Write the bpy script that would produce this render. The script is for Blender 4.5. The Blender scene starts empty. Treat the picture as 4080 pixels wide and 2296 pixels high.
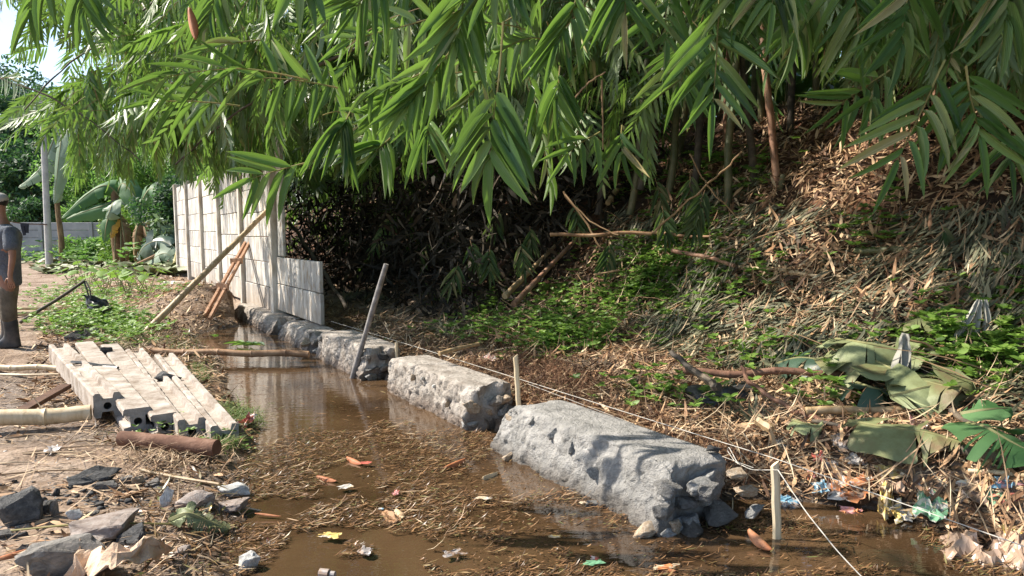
import bpy, bmesh, math, random
import numpy as np
from mathutils import Vector, Matrix
R = math.radians
random.seed(7)
rng = np.random.default_rng(7)
scene = bpy.context.scene
COL = scene.collection
# ---------------------------------------------------------------- camera, sky, sun, exposure
CAMZ, FPX, HOR, PITCH = 1.5, 731.0, 235.0, R(6.0)
PPY = HOR + FPX * math.tan(PITCH)
cam_d = bpy.data.cameras.new('camera')
cam = bpy.data.objects.new('camera', cam_d); COL.objects.link(cam)
cam.location = (0, 0, CAMZ); cam.rotation_euler = (R(90) - PITCH, 0, 0)
cam_d.sensor_width = 36; cam_d.lens = 36 * FPX * 1.0 / 1024
cam_d.shift_y = (PPY - 288) / 1024
cam_d.clip_start = 0.05; cam_d.clip_end = 1500
scene.camera = cam
SUN = Vector((-.84, .16, .86)).normalized()
EL = math.asin(SUN.z)
world = bpy.data.worlds.new('World'); scene.world = world; world.use_nodes = True
wn = world.node_tree.nodes; wl = world.node_tree.links
bg = wn['Background']; sky = wn.new('ShaderNodeTexSky'); sky.sky_type = 'NISHITA'
sky.sun_disc = False; sky.sun_elevation = EL; sky.sun_rotation = math.atan2(SUN.x, SUN.y)
sky.air_density = 1.0; sky.dust_density = 1.2
wl.new(sky.outputs[0], bg.inputs[0]); bg.inputs[1].default_value = 0.13
sun_d = bpy.data.lights.new('sun', 'SUN'); sun_d.energy = 5.0; sun_d.angle = R(0.6); sun_d.color = (1, .92, .8)
sun = bpy.data.objects.new('sun', sun_d); COL.objects.link(sun)
sun.rotation_euler = SUN.to_track_quat('Z', 'Y').to_euler()
vs = scene.view_settings; vs.view_transform = 'Standard'; vs.look = 'None'; vs.gamma = 1; vs.use_curve_mapping = False
vs.exposure = 1.0
scene.cycles.use_denoising = True
scene.cycles.max_bounces = 8; scene.cycles.transparent_max_bounces = 8
scene.cycles.transmission_bounces = 4; scene.cycles.glossy_bounces = 3; scene.cycles.diffuse_bounces = 4

# ---------------------------------------------------------------- projection helpers
_cp, _sp = math.cos(PITCH), math.sin(PITCH)
def ray(px, py):
    x = (px - 512) / FPX; v = -(py - PPY) / FPX
    return Vector((x, _cp + v * _sp, v * _cp - _sp))
def at_z(px, py, z):
    d = ray(px, py); return Vector((0, 0, CAMZ)) + d * ((z - CAMZ) / d.z)
def at_y(px, py, y):
    d = ray(px, py); return Vector((0, 0, CAMZ)) + d * (y / d.y)

# ---------------------------------------------------------------- noise
_T2 = np.random.default_rng(3).random((256, 256)); _T3 = np.random.default_rng(4).random((64, 64, 64))
def vn2(x, y):
    x = np.asarray(x, float); y = np.asarray(y, float)
    xi = np.floor(x).astype(int); yi = np.floor(y).astype(int); fx = x - xi; fy = y - yi
    fx = fx * fx * (3 - 2 * fx); fy = fy * fy * (3 - 2 * fy)
    a = _T2[xi & 255, yi & 255]; b = _T2[(xi + 1) & 255, yi & 255]; c = _T2[xi & 255, (yi + 1) & 255]; d = _T2[(xi + 1) & 255, (yi + 1) & 255]
    return (a * (1 - fx) + b * fx) * (1 - fy) + (c * (1 - fx) + d * fx) * fy
def fbm2(x, y, o=4):
    s = 0; a = .5; 
    for i in range(o): s = s + a * (vn2(np.asarray(x) * 2 ** i + 17.3 * i, np.asarray(y) * 2 ** i + 5.1 * i) - .5); a *= .5
    return s
def vn3(p):
    i = np.floor(p).astype(int); f = p - i; f = f * f * (3 - 2 * f); o = 0
    for dx in (0, 1):
        for dy in (0, 1):
            for dz in (0, 1):
                w = (f[:, 0] if dx else 1 - f[:, 0]) * (f[:, 1] if dy else 1 - f[:, 1]) * (f[:, 2] if dz else 1 - f[:, 2])
                o = o + w * _T3[(i[:, 0] + dx) & 63, (i[:, 1] + dy) & 63, (i[:, 2] + dz) & 63]
    return o
def fbm3v(P, sc, o=3):
    out = np.zeros_like(P); a = 1.0
    for k in range(o):
        q = P * sc * 2 ** k
        for c in range(3): out[:, c] += a * (vn3(q + 13.7 * (c + 1) + 7.7 * k) - .5) * 2
        a *= .5
    return out

# ---------------------------------------------------------------- terrain: wall line frame (s along the wall, t behind it)
UX, UY, NX, NY = -.5145, .8575, .8575, .5145
def st(x, y): return (x - 3.23) * UX + y * UY, (x - 3.23) * NX + y * NY
def xy(s, t): return 3.23 + s * UX + t * NX, s * UY + t * NY
def W(s, t, z): return Vector((3.23 + s * UX + t * NX, s * UY + t * NY, z))
WATER = .08
def G(x, y):
    x = np.asarray(x, float); y = np.asarray(y, float)
    s, t = st(x, y)
    n = fbm2(x * .9, y * .9); f = fbm2(x * 5, y * 5, 4) * np.clip(1 - (y - 12) / 8, 0, 1)
    bank = np.interp(t, [-.45, 0, 1.0, 2.0, 2.6, 3.2, 4.0, 5.0, 6.3, 8, 30], [0, .2, .3, .48, .78, 1.25, 1.95, 2.65, 3.4, 3.6, 5])
    far = np.clip((s - 13) / 14, 0, 1)
    bank = bank * (1 - far) + np.interp(t, [-.45, 0, 2, 4, 7, 30], [.3, .4, .7, 1.5, 3.0, 6]) * far
    bank = bank + n * .5 * np.clip((t - .8) / 3, 0, 1) + f * .19 * np.clip(t / 1.0, 0, 1)
    near = np.clip((5.0 - s) / 1.2, 0, 1)          # the pool wraps round the near end of the footing
    tr = near * (.55 + n * .5)
    bank2 = np.interp(t - tr, [-.1, .25, .8], [-.03, .16, .26])
    bank = np.where(t < 1.6, np.minimum(bank, np.maximum(bank2, -.03) + np.clip(t - .9, 0, 9) * .8) * near + bank * (1 - near), bank)
    tl = np.interp(s, [2, 4.9, 6, 7.1, 9.9, 12.6, 13.6, 15], [-2.5, -2.24, -1.98, -1.7, -1.5, -1.35, -1.0, -.3]) + n * .25
    left = np.interp(t - tl, [-3, -.7, -.2, 0, .3, .6], [.2, .18, .14, .085, .0, -.05]) + f * .05 + n * .06 * np.clip((tl - t) * 2, 0, 1)
    heap = .3 * np.exp(-(((s - 14.6) / .9) ** 2 + ((t + 1.0) / .7) ** 2)) 
    rise = np.interp(s, [13.2, 14.5, 40], [0, .28, .3]) * np.clip((t + 3) / 2.6, 0, 1)
    left = left + rise + heap
    z = np.where(t > -.45, bank, left)
    z = np.where((t > -.6) & (t <= -.2) & (s < 14.8), np.minimum(z, .0), z)
    flat = np.clip(np.minimum(np.minimum((x + 5.0) / .3, (-1.7 - x) / .2), np.minimum((y - 4.45) / .3, (8.3 - y) / .5)), 0, 1)
    z = np.where(t < -.6, z * (1 - flat) + np.minimum(z, .125 + f * .02) * flat, z)
    z = np.where((y > 45), np.maximum(z, .2 + (y - 45) * .03), z)
    return z
def g(x, y): return float(G(np.array([x]), np.array([y]))[0])
def on_g(px, py, lift=0.0):
    d = ray(px, py); y = np.arange(1.6, 70, .03); k = y / d.y
    zz = CAMZ + d.z * k; xx = d.x * k
    h = np.nonzero(G(xx, y) + lift >= zz)[0]
    i = h[0] if len(h) else len(y) - 1
    return Vector((float(xx[i]), float(y[i]), float(zz[i])))

# ---------------------------------------------------------------- object helpers
def tag(o, label=None, cat=None, group=None, kind=None):
    if label: o['label'] = label
    if cat: o['category'] = cat
    if group: o['group'] = group
    if kind: o['kind'] = kind
    return o
def fast_mesh(name, V, F, uv=None, mat=None, smooth=False):
    V = np.asarray(V, np.float32); F = np.asarray(F, np.int32); k = F.shape[1]
    me = bpy.data.meshes.new(name); me.vertices.add(len(V)); me.vertices.foreach_set('co', V.ravel())
    me.loops.add(F.size); me.loops.foreach_set('vertex_index', F.ravel())
    me.polygons.add(len(F)); me.polygons.foreach_set('loop_start', np.arange(0, F.size, k, dtype=np.int32))
    me.polygons.foreach_set('loop_total', np.full(len(F), k, np.int32))
    if smooth: me.polygons.foreach_set('use_smooth', np.ones(len(F), bool))
    me.update(calc_edges=True)
    if uv is not None:
        l = me.uv_layers.new(name='uv'); l.data.foreach_set('uv', np.asarray(uv, np.float32)[F.ravel()].ravel())
    if mat: me.materials.append(mat)
    return me
def link(name, me, parent=None, loc=None):
    o = bpy.data.objects.new(name, me); COL.objects.link(o)
    if parent: o.parent = parent
    if loc is not None: o.location = loc
    return o
class MB:
    def __init__(s): s.v = []; s.f = []; s.uv = {}
    def add(s, V, F):
        b = len(s.v); s.v += [Vector(p) for p in V]; s.f += [tuple(i + b for i in f) for f in F]; return s
    def box(s, c, size, M=None):
        c = Vector(c); hx, hy, hz = (q / 2 for q in size); M = M or Matrix.Identity(3)
        P = [c + M @ Vector((x * hx, y * hy, z * hz)) for x in (-1, 1) for y in (-1, 1) for z in (-1, 1)]
        return s.add(P, [(0, 1, 3, 2), (4, 6, 7, 5), (0, 4, 5, 1), (2, 3, 7, 6), (0, 2, 6, 4), (1, 5, 7, 3)])
    def tube(s, pts, rad, n=8, cap=True, squash=None):
        pts = [Vector(p) for p in pts]; rad = rad if hasattr(rad, '__len__') else [rad] * len(pts)
        T = []
        for i in range(len(pts)):
            a = pts[max(0, i - 1)]; b = pts[min(len(pts) - 1, i + 1)]; T.append((b - a).normalized())
        x = T[0].orthogonal().normalized(); V = []
        for i, p in enumerate(pts):
            x = (x - T[i] * x.dot(T[i])).normalized(); y = T[i].cross(x)
            for k in range(n):
                a = 2 * math.pi * k / n; V.append(p + (x * math.cos(a) + y * math.sin(a)) * rad[i])
        F = [(i * n + k, i * n + (k + 1) % n, (i + 1) * n + (k + 1) % n, (i + 1) * n + k) for i in range(len(pts) - 1) for k in range(n)]
        if cap: F += [tuple(range(n - 1, -1, -1)), tuple((len(pts) - 1) * n + k for k in range(n))]
        return s.add(V, F)
    def loft(s, rings, cap=True):           # rings: lists of equal length
        n = len(rings[0]); V = [p for r in rings for p in r]
        F = [(i * n + k, i * n + (k + 1) % n, (i + 1) * n + (k + 1) % n, (i + 1) * n + k) for i in range(len(rings) - 1) for k in range(n)]
        if cap: F += [tuple(range(n - 1, -1, -1)), tuple((len(rings) - 1) * n + k for k in range(n))]
        return s.add(V, F)
    def obj(s, name, mat, parent=None, smooth=False, origin=None, bevel=0):
        o0 = Vector(origin) if origin is not None else (parent_world(parent) if parent else s.base())
        me = bpy.data.meshes.new(name); me.from_pydata([tuple(p - o0) for p in s.v], [], s.f); me.materials.append(mat)
        if smooth: me.polygons.foreach_set('use_smooth', [True] * len(me.polygons)); me.update(calc_edges=True); me.set_sharp_from_angle(angle=R(48))
        if bevel:
            bm = bmesh.new(); bm.from_mesh(me)
            bmesh.ops.bevel(bm, geom=bm.edges[:], offset=bevel, segments=1, affect='EDGES', profile=.5); bm.to_mesh(me); bm.free()
        me.update()
        o = link(name, me, parent)
        if parent: o.location = o0 - parent_world(parent)
        else: o.location = o0
        return o
    def base(s):
        xs = [p.x for p in s.v]; ys = [p.y for p in s.v]; return Vector(((min(xs) + max(xs)) / 2, (min(ys) + max(ys)) / 2, min(p.z for p in s.v)))
def parent_world(p):
    v = Vector((0, 0, 0))
    while p: v = v + p.location; p = p.parent
    return v
def thing(name, label, cat, loc, group=None):
    o = bpy.data.objects.new(name, None); COL.objects.link(o); o.location = loc; o.empty_display_size = .1
    return tag(o, label, cat, group)

# ---------------------------------------------------------------- materials
def nt(name):
    m = bpy.data.materials.new(name); m.use_nodes = True; n = m.node_tree.nodes; l = m.node_tree.links
    return m, n, l, n['Principled BSDF']
def ramp(n, cols):
    r = n.new('ShaderNodeValToRGB'); e = r.color_ramp.elements
    while len(e) < len(cols): e.new(.5)
    for i, c in enumerate(cols):
        p, c = c if isinstance(c[0], (int, float)) and len(c) == 2 else (i / max(1, len(cols) - 1), c)
        e[i].position = p; e[i].color = (*c, 1)
    return r
def pmat(name, cols, scale=8, rough=.8, bump=.3, bscale=30, stretch=(1, 1, 1), spec=.3, jitter=0, world_co=False, detail=8, bdist=.01):
    """noise-coloured rough surface; cols = list of colours along the noise"""
    m, n, l, b = nt(name)
    tc = n.new('ShaderNodeTexCoord'); mp = n.new('ShaderNodeMapping'); mp.inputs['Scale'].default_value = stretch
    oi = n.new('ShaderNodeObjectInfo'); ad = n.new('ShaderNodeVectorMath'); ad.operation = 'MULTIPLY_ADD'
    l.new(oi.outputs['Random'], ad.inputs[0]); ad.inputs[1].default_value = (9.1, 5.3, 7.7); l.new(tc.outputs['Object'], ad.inputs[2])
    l.new(ad.outputs[0], mp.inputs[0])
    t = n.new('ShaderNodeTexNoise'); t.inputs['Scale'].default_value = scale; t.inputs['Detail'].default_value = detail; t.inputs['Roughness'].default_value = .65
    l.new(mp.outputs[0], t.inputs[0])
    f = t.outputs[0]
    mr = n.new('ShaderNodeMapRange'); mr.inputs[1].default_value = .3; mr.inputs[2].default_value = .7; l.new(f, mr.inputs[0]); f = mr.outputs[0]
    if jitter:
        j = n.new('ShaderNodeMath'); j.operation = 'MULTIPLY_ADD'; l.new(oi.outputs['Random'], j.inputs[0]); j.inputs[1].default_value = jitter
        k = n.new('ShaderNodeMath'); k.operation = 'SUBTRACT'; l.new(f, k.inputs[0]); k.inputs[1].default_value = jitter / 2; l.new(k.outputs[0], j.inputs[2]); f = j.outputs[0]
    r = ramp(n, cols); l.new(f, r.inputs[0]); l.new(r.outputs[0], b.inputs['Base Color'])
    b.inputs['Roughness'].default_value = rough; b.inputs['Specular IOR Level'].default_value = spec
    if bump:
        t2 = n.new('ShaderNodeTexNoise'); t2.inputs['Scale'].default_value = bscale; t2.inputs['Detail'].default_value = 6; t2.inputs['Roughness'].default_value = .7; l.new(mp.outputs[0], t2.inputs[0])
        bu = n.new('ShaderNodeBump'); bu.inputs['Strength'].default_value = bump; bu.inputs['Distance'].default_value = bdist; l.new(t2.outputs[0], bu.inputs['Height']); l.new(bu.outputs[0], b.inputs['Normal'])
    return m
def leafmat(name, cols, trans=.35, tcol=(.16, .34, .04), rough=.42, stripes=True, spec=.4, under=None):
    m, n, l, b = nt(name)
    oi = n.new('ShaderNodeObjectInfo'); ge = n.new('ShaderNodeNewGeometry')
    a = n.new('ShaderNodeMath'); a.operation = 'ADD'; l.new(oi.outputs['Random'], a.inputs[0]); l.new(ge.outputs['Random Per Island'], a.inputs[1])
    fr = n.new('ShaderNodeMath'); fr.operation = 'FRACT'; l.new(a.outputs[0], fr.inputs[0])
    r = ramp(n, cols); l.new(fr.outputs[0], r.inputs[0]); c = r.outputs[0]
    if stripes:
        uv = n.new('ShaderNodeTexCoord'); sx = n.new('ShaderNodeSeparateXYZ'); l.new(uv.outputs['UV'], sx.inputs[0])
        # long fine veins and a paler midrib
        w = n.new('ShaderNodeMath'); w.operation = 'MULTIPLY'; l.new(sx.outputs[0], w.inputs[0]); w.inputs[1].default_value = 70
        sn = n.new('ShaderNodeMath'); sn.operation = 'SINE'; l.new(w.outputs[0], sn.inputs[0])
        ab = n.new('ShaderNodeMath'); ab.operation = 'ABSOLUTE'; su = n.new('ShaderNodeMath'); su.operation = 'SUBTRACT'; l.new(sx.outputs[0], su.inputs[0]); su.inputs[1].default_value = .5; l.new(su.outputs[0], ab.inputs[0])
        rb = n.new('ShaderNodeMapRange'); rb.inputs[1].default_value = .0; rb.inputs[2].default_value = .07; rb.inputs[3].default_value = 1; rb.inputs[4].default_value = 0; l.new(ab.outputs[0], rb.inputs[0])
        ms = n.new('ShaderNodeMath'); ms.operation = 'MULTIPLY_ADD'; l.new(sn.outputs[0], ms.inputs[0]); ms.inputs[1].default_value = .12; ms.inputs[2].default_value = 1.0
        m2 = n.new('ShaderNodeMath'); m2.operation = 'MULTIPLY_ADD'; l.new(rb.outputs[0], m2.inputs[0]); m2.inputs[1].default_value = .55; l.new(ms.outputs[0], m2.inputs[2])
        # blotches along the blade
        mx = n.new('ShaderNodeVectorMath'); mx.operation = 'SCALE'; l.new(c, mx.inputs[0]); l.new(m2.outputs[0], mx.inputs['Scale']); c = mx.outputs[0]
        tip = n.new('ShaderNodeMapRange'); tip.inputs[1].default_value = .9; tip.inputs[2].default_value = 1.02; l.new(sx.outputs[1], tip.inputs[0])
        mt = n.new('ShaderNodeMix'); mt.data_type = 'RGBA'; l.new(tip.outputs[0], mt.inputs[0]); l.new(c, mt.inputs[6]); mt.inputs[7].default_value = (.3, .22, .1, 1); c = mt.outputs[2]
        bu = n.new('ShaderNodeBump'); bu.inputs['Strength'].default_value = .25; bu.inputs['Distance'].default_value = .002; l.new(sn.outputs[0], bu.inputs['Height']); l.new(bu.outputs[0], b.inputs['Normal'])
    if under:
        mu = n.new('ShaderNodeMix'); mu.data_type = 'RGBA'; l.new(ge.outputs['Backfacing'], mu.inputs[0]); l.new(c, mu.inputs[6]); mu.inputs[7].default_value = (*under, 1); c = mu.outputs[2]
    l.new(c, b.inputs['Base Color']); b.inputs['Roughness'].default_value = rough; b.inputs['Specular IOR Level'].default_value = spec
    if trans:
        tr = n.new('ShaderNodeBsdfTranslucent'); tr.inputs[0].default_value = (*tcol, 1)
        mixs = n.new('ShaderNodeMixShader'); mixs.inputs[0].default_value = trans
        l.new(b.outputs[0], mixs.inputs[1]); l.new(tr.outputs[0], mixs.inputs[2]); l.new(mixs.outputs[0], n['Material Output'].inputs[0])
    return m
M = {}
def mudline(m, z0, z1, col, amt=.85):
    """soaked, mud-stained band near the ground"""
    n = m.node_tree.nodes; l = m.node_tree.links; b = n['Principled BSDF']; src = b.inputs['Base Color'].links[0].from_socket
    ge = n.new('ShaderNodeNewGeometry'); sx = n.new('ShaderNodeSeparateXYZ'); l.new(ge.outputs['Position'], sx.inputs[0]); t = n.new('ShaderNodeTexNoise'); t.inputs['Scale'].default_value = 9; t.inputs['Detail'].default_value = 6; l.new(ge.outputs['Position'], t.inputs[0])
    a = n.new('ShaderNodeMath'); a.operation = 'MULTIPLY_ADD'; l.new(t.outputs[0], a.inputs[0]); a.inputs[1].default_value = -(z1 - z0) * 1.6; l.new(sx.outputs[2], a.inputs[2])
    r = n.new('ShaderNodeMapRange'); r.inputs[1].default_value = z0 - (z1 - z0) * .8; r.inputs[2].default_value = z1 - (z1 - z0) * .8; r.inputs[3].default_value = amt; r.inputs[4].default_value = 0; l.new(a.outputs[0], r.inputs[0])
    x = n.new('ShaderNodeMix'); x.data_type = 'RGBA'; l.new(r.outputs[0], x.inputs[0]); l.new(src, x.inputs[6]); x.inputs[7].default_value = (*col, 1); l.new(x.outputs[2], b.inputs['Base Color'])
M['mortar_wet'] = pmat('wet_cement', [(.2, .195, .185), (.3, .29, .275), (.42, .405, .385)], 7, .75, 1.0, 16, bdist=.05)
M['mortar_dry'] = pmat('dry_cement', [(.22, .185, .155), (.37, .33, .29), (.52, .475, .43)], 7, .9, 1.0, 16, bdist=.05)
mudline(M['mortar_wet'], .1, .19, (.1, .085, .07), .8); mudline(M['mortar_dry'], .1, .22, (.14, .1, .075), .8)
M['stone_tan'] = pmat('tan_stone', [(.22, .14, .08), (.36, .28, .2), (.5, .44, .36)], 12, .85, .6, 40)
M['stone_grey'] = pmat('grey_stone', [(.12, .12, .12), (.24, .235, .225), (.4, .39, .37)], 12, .85, .6, 40)
M['slate'] = pmat('dark_slate', [(.045, .046, .048), (.1, .1, .1), (.19, .185, .175)], 9, .75, .9, 30, jitter=.5, bdist=.02)
M['slate_pale'] = pmat('pale_slate', [(.11, .105, .1), (.24, .225, .205), (.36, .325, .29)], 9, .85, .9, 30, jitter=.6, bdist=.02)
M['rock_white'] = pmat('white_rock', [(.3, .3, .29), (.5, .49, .46), (.7, .68, .64)], 9, .85, .5, 40, jitter=.4)
M['rock_mud'] = pmat('muddy_rock', [(.2, .155, .13), (.3, .25, .22), (.4, .36, .33)], 9, .9, .6, 40, jitter=.4)
M['post_white'] = pmat('whitewashed_concrete', [(.17, .125, .09), (.36, .31, .265), (.52, .48, .43)], 6, .9, .6, 50, detail=12)
M['post_end'] = pmat('raw_concrete', [(.2, .19, .175), (.3, .285, .265), (.4, .38, .355)], 14, .95, .8, 50)
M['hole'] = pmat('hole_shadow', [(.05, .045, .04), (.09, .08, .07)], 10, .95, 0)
M['bamboo'] = pmat('dry_bamboo', [(.24, .15, .075), (.4, .28, .15), (.56, .42, .26)], 3, .5, .1, 40, (6, 6, 1), .4, jitter=.25)
M['bamboo_pale'] = pmat('pale_bamboo', [(.42, .3, .17), (.6, .47, .3), (.72, .6, .43)], 3, .5, .1, 40, (6, 6, 1), .4)
M['bamboo_wet'] = pmat('muddy_bamboo', [(.14, .07, .035), (.3, .17, .09), (.45, .3, .18)], 5, .6, .2, 40)
M['bamboo_dark'] = pmat('old_bamboo', [(.035, .03, .025), (.08, .065, .05), (.17, .13, .09)], 6, .7, .3, 40)
M['bamboo_green'] = pmat('green_bamboo', [(.06, .075, .035), (.12, .12, .06), (.22, .18, .1)], 5, .5, .2, 40)
M['culm_pink'] = pmat('sheathed_culm', [(.1, .06, .04), (.3, .16, .1), (.42, .27, .18)], 5, .6, .2, 40)
M['twig'] = pmat('dry_twig', [(.2, .12, .06), (.34, .22, .12)], 9, .7, 0)
M['twig_green'] = pmat('green_twig', [(.16, .17, .05), (.33, .25, .09)], 9, .6, 0)
M['log'] = pmat('brown_log', [(.09, .045, .03), (.17, .09, .06), (.28, .17, .12)], 10, .9, .6, 30)
M['wood_dark'] = pmat('dark_board', [(.05, .025, .015), (.1, .05, .03), (.16, .09, .05)], 6, .8, .4, 40)
M['wood_red'] = pmat('reddish_timber', [(.22, .11, .06), (.36, .2, .12), (.46, .3, .2)], 6, .8, .3, 40, (5, 5, 1))
M['stake'] = pmat('split_bamboo', [(.55, .42, .25), (.72, .58, .38), (.8, .68, .48)], 4, .6, .2, 40, (8, 8, 1), .3)
M['stake_wet'] = pmat('soaked_bamboo', [(.2, .14, .09), (.3, .22, .14)], 6, .5, .2, 40)
M['steel'] = pmat('galvanised_pipe', [(.1, .095, .09), (.22, .2, .19), (.34, .32, .31)], 14, .45, .2, 50, spec=.6)
M['string'] = pmat('white_string', [(.4, .38, .34), (.55, .52, .47)], 20, .8, 0)
M['black_plastic'] = pmat('black_plastic', [(.012, .013, .014), (.03, .032, .035), (.07, .075, .08)], 8, .4, .4, 20, spec=.5)
M['pole'] = pmat('grey_pole', [(.36, .36, .35), (.48, .48, .46), (.56, .55, .53)], 4, .85, .3, 40)
M['wall_far'] = pmat('grey_block_panel', [(.26, .27, .29), (.34, .35, .36), (.42, .42, .42)], 1.5, .9, .2, 20, jitter=.2)
# ---------------------------------------------------------------- ground
def soil_material():
    m, n, l, b = nt('muddy_soil')
    ge = n.new('ShaderNodeNewGeometry'); sx = n.new('ShaderNodeSeparateXYZ'); l.new(ge.outputs['Position'], sx.inputs[0])
    t = n.new('ShaderNodeTexNoise'); t.inputs['Scale'].default_value = 1.6; t.inputs['Detail'].default_value = 12; t.inputs['Roughness'].default_value = .7; l.new(ge.outputs['Position'], t.inputs[0])
    r = ramp(n, [(.3, (.13, .085, .055)), (.45, (.24, .17, .12)), (.56, (.33, .25, .19)), (.7, (.43, .345, .27))]); l.new(t.outputs[0], r.inputs[0])
    t3 = n.new('ShaderNodeTexNoise'); t3.inputs['Scale'].default_value = 26; t3.inputs['Detail'].default_value = 6; l.new(ge.outputs['Position'], t3.inputs[0])
    r3 = ramp(n, [(.3, (.55, .5, .45)), (.6, (1, 1, 1))]); l.new(t3.outputs[0], r3.inputs[0])
    mu = n.new('ShaderNodeMix'); mu.data_type = 'RGBA'; mu.blend_type = 'MULTIPLY'; mu.inputs[0].default_value = .8; l.new(r.outputs[0], mu.inputs[6]); l.new(r3.outputs[0], mu.inputs[7])
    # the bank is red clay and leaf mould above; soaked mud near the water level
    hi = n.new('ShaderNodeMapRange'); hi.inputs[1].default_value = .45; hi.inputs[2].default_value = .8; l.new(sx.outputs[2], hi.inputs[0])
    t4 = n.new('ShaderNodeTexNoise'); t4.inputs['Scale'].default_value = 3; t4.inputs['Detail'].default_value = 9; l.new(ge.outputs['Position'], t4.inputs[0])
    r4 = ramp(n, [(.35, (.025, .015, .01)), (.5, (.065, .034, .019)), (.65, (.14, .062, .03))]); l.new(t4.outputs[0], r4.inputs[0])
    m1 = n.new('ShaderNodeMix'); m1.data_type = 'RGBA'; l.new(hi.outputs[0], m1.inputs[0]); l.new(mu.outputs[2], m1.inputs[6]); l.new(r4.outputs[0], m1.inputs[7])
    we = n.new('ShaderNodeMath'); we.operation = 'MULTIPLY_ADD'; l.new(t.outputs[0], we.inputs[0]); we.inputs[1].default_value = -.12; l.new(sx.outputs[2], we.inputs[2])
    wr = n.new('ShaderNodeMapRange'); wr.inputs[1].default_value = .03; wr.inputs[2].default_value = .12; wr.inputs[3].default_value = .32; wr.inputs[4].default_value = 1; l.new(we.outputs[0], wr.inputs[0])
    sc = n.new('ShaderNodeVectorMath'); sc.operation = 'SCALE'; l.new(m1.outputs[2], sc.inputs[0]); l.new(wr.outputs[0], sc.inputs['Scale'])
    l.new(sc.outputs[0], b.inputs['Base Color'])
    ro = n.new('ShaderNodeMapRange'); ro.inputs[1].default_value = .32; ro.inputs[2].default_value = 1; ro.inputs[3].default_value = .35; ro.inputs[4].default_value = .95; l.new(wr.outputs[0], ro.inputs[0]); l.new(ro.outputs[0], b.inputs['Roughness'])
    bu = n.new('ShaderNodeBump'); bu.inputs['Strength'].default_value = .9; bu.inputs['Distance'].default_value = .03; l.new(t3.outputs[0], bu.inputs['Height']); l.new(bu.outputs[0], b.inputs['Normal'])
    b.inputs['Specular IOR Level'].default_value = .35
    return m
M['soil'] = soil_material()
def axis(a, b, step, lo, hi, grow=1.12):
    m = list(np.arange(a, b, step)); d = step
    p = m[-1]
    while p < hi: d *= grow; p += d; m.append(p)
    q = m[0]; d = step; pre = []
    while q > lo: d *= grow; q -= d; pre.append(q)
    return np.array(pre[::-1] + m)
gx = axis(-7, 8, .045, -350, 350); gy = axis(1.6, 14, .045, -60, 700)
XX, YY = np.meshgrid(gx, gy, indexing='ij'); ZZ = G(XX, YY)
nx_, ny_ = XX.shape; idx = np.arange(nx_ * ny_).reshape(nx_, ny_)
F = np.stack([idx[:-1, :-1], idx[1:, :-1], idx[1:, 1:], idx[:-1, 1:]], -1).reshape(-1, 4)
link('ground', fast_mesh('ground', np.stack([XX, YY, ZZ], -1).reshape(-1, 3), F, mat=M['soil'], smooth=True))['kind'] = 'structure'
del XX, YY, ZZ, F
# ---------------------------------------------------------------- muddy water
m, n, l, b = nt('muddy_water')
ge = n.new('ShaderNodeNewGeometry'); t = n.new('ShaderNodeTexNoise'); t.inputs['Scale'].default_value = 1.2; t.inputs['Detail'].default_value = 6; l.new(ge.outputs['Position'], t.inputs[0])
r = ramp(n, [(.35, (.045, .026, .013)), (.65, (.1, .06, .031))]); l.new(t.outputs[0], r.inputs[0]); l.new(r.outputs[0], b.inputs['Base Color'])
b.inputs['Roughness'].default_value = .02; b.inputs['IOR'].default_value = 1.5; b.inputs['Specular IOR Level'].default_value = .8
mp = n.new('ShaderNodeMapping'); mp.inputs['Scale'].default_value = (3, 9, 1); l.new(ge.outputs['Position'], mp.inputs[0])
t2 = n.new('ShaderNodeTexNoise'); t2.inputs['Scale'].default_value = 2.2; t2.inputs['Detail'].default_value = 3; l.new(mp.outputs[0], t2.inputs[0])
bu = n.new('ShaderNodeBump'); bu.inputs['Strength'].default_value = .15; bu.inputs['Distance'].default_value = .01; l.new(t2.outputs[0], bu.inputs['Height']); l.new(bu.outputs[0], b.inputs['Normal'])
M['water'] = m
mb = MB(); mb.add([W(-1, -4, WATER), W(-1, 2.0, WATER), W(15.2, .0, WATER), W(15.2, -3, WATER)], [(0, 1, 2, 3)])
mb.obj('water', M['water'], origin=(0, 0, WATER))['kind'] = 'structure'

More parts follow.
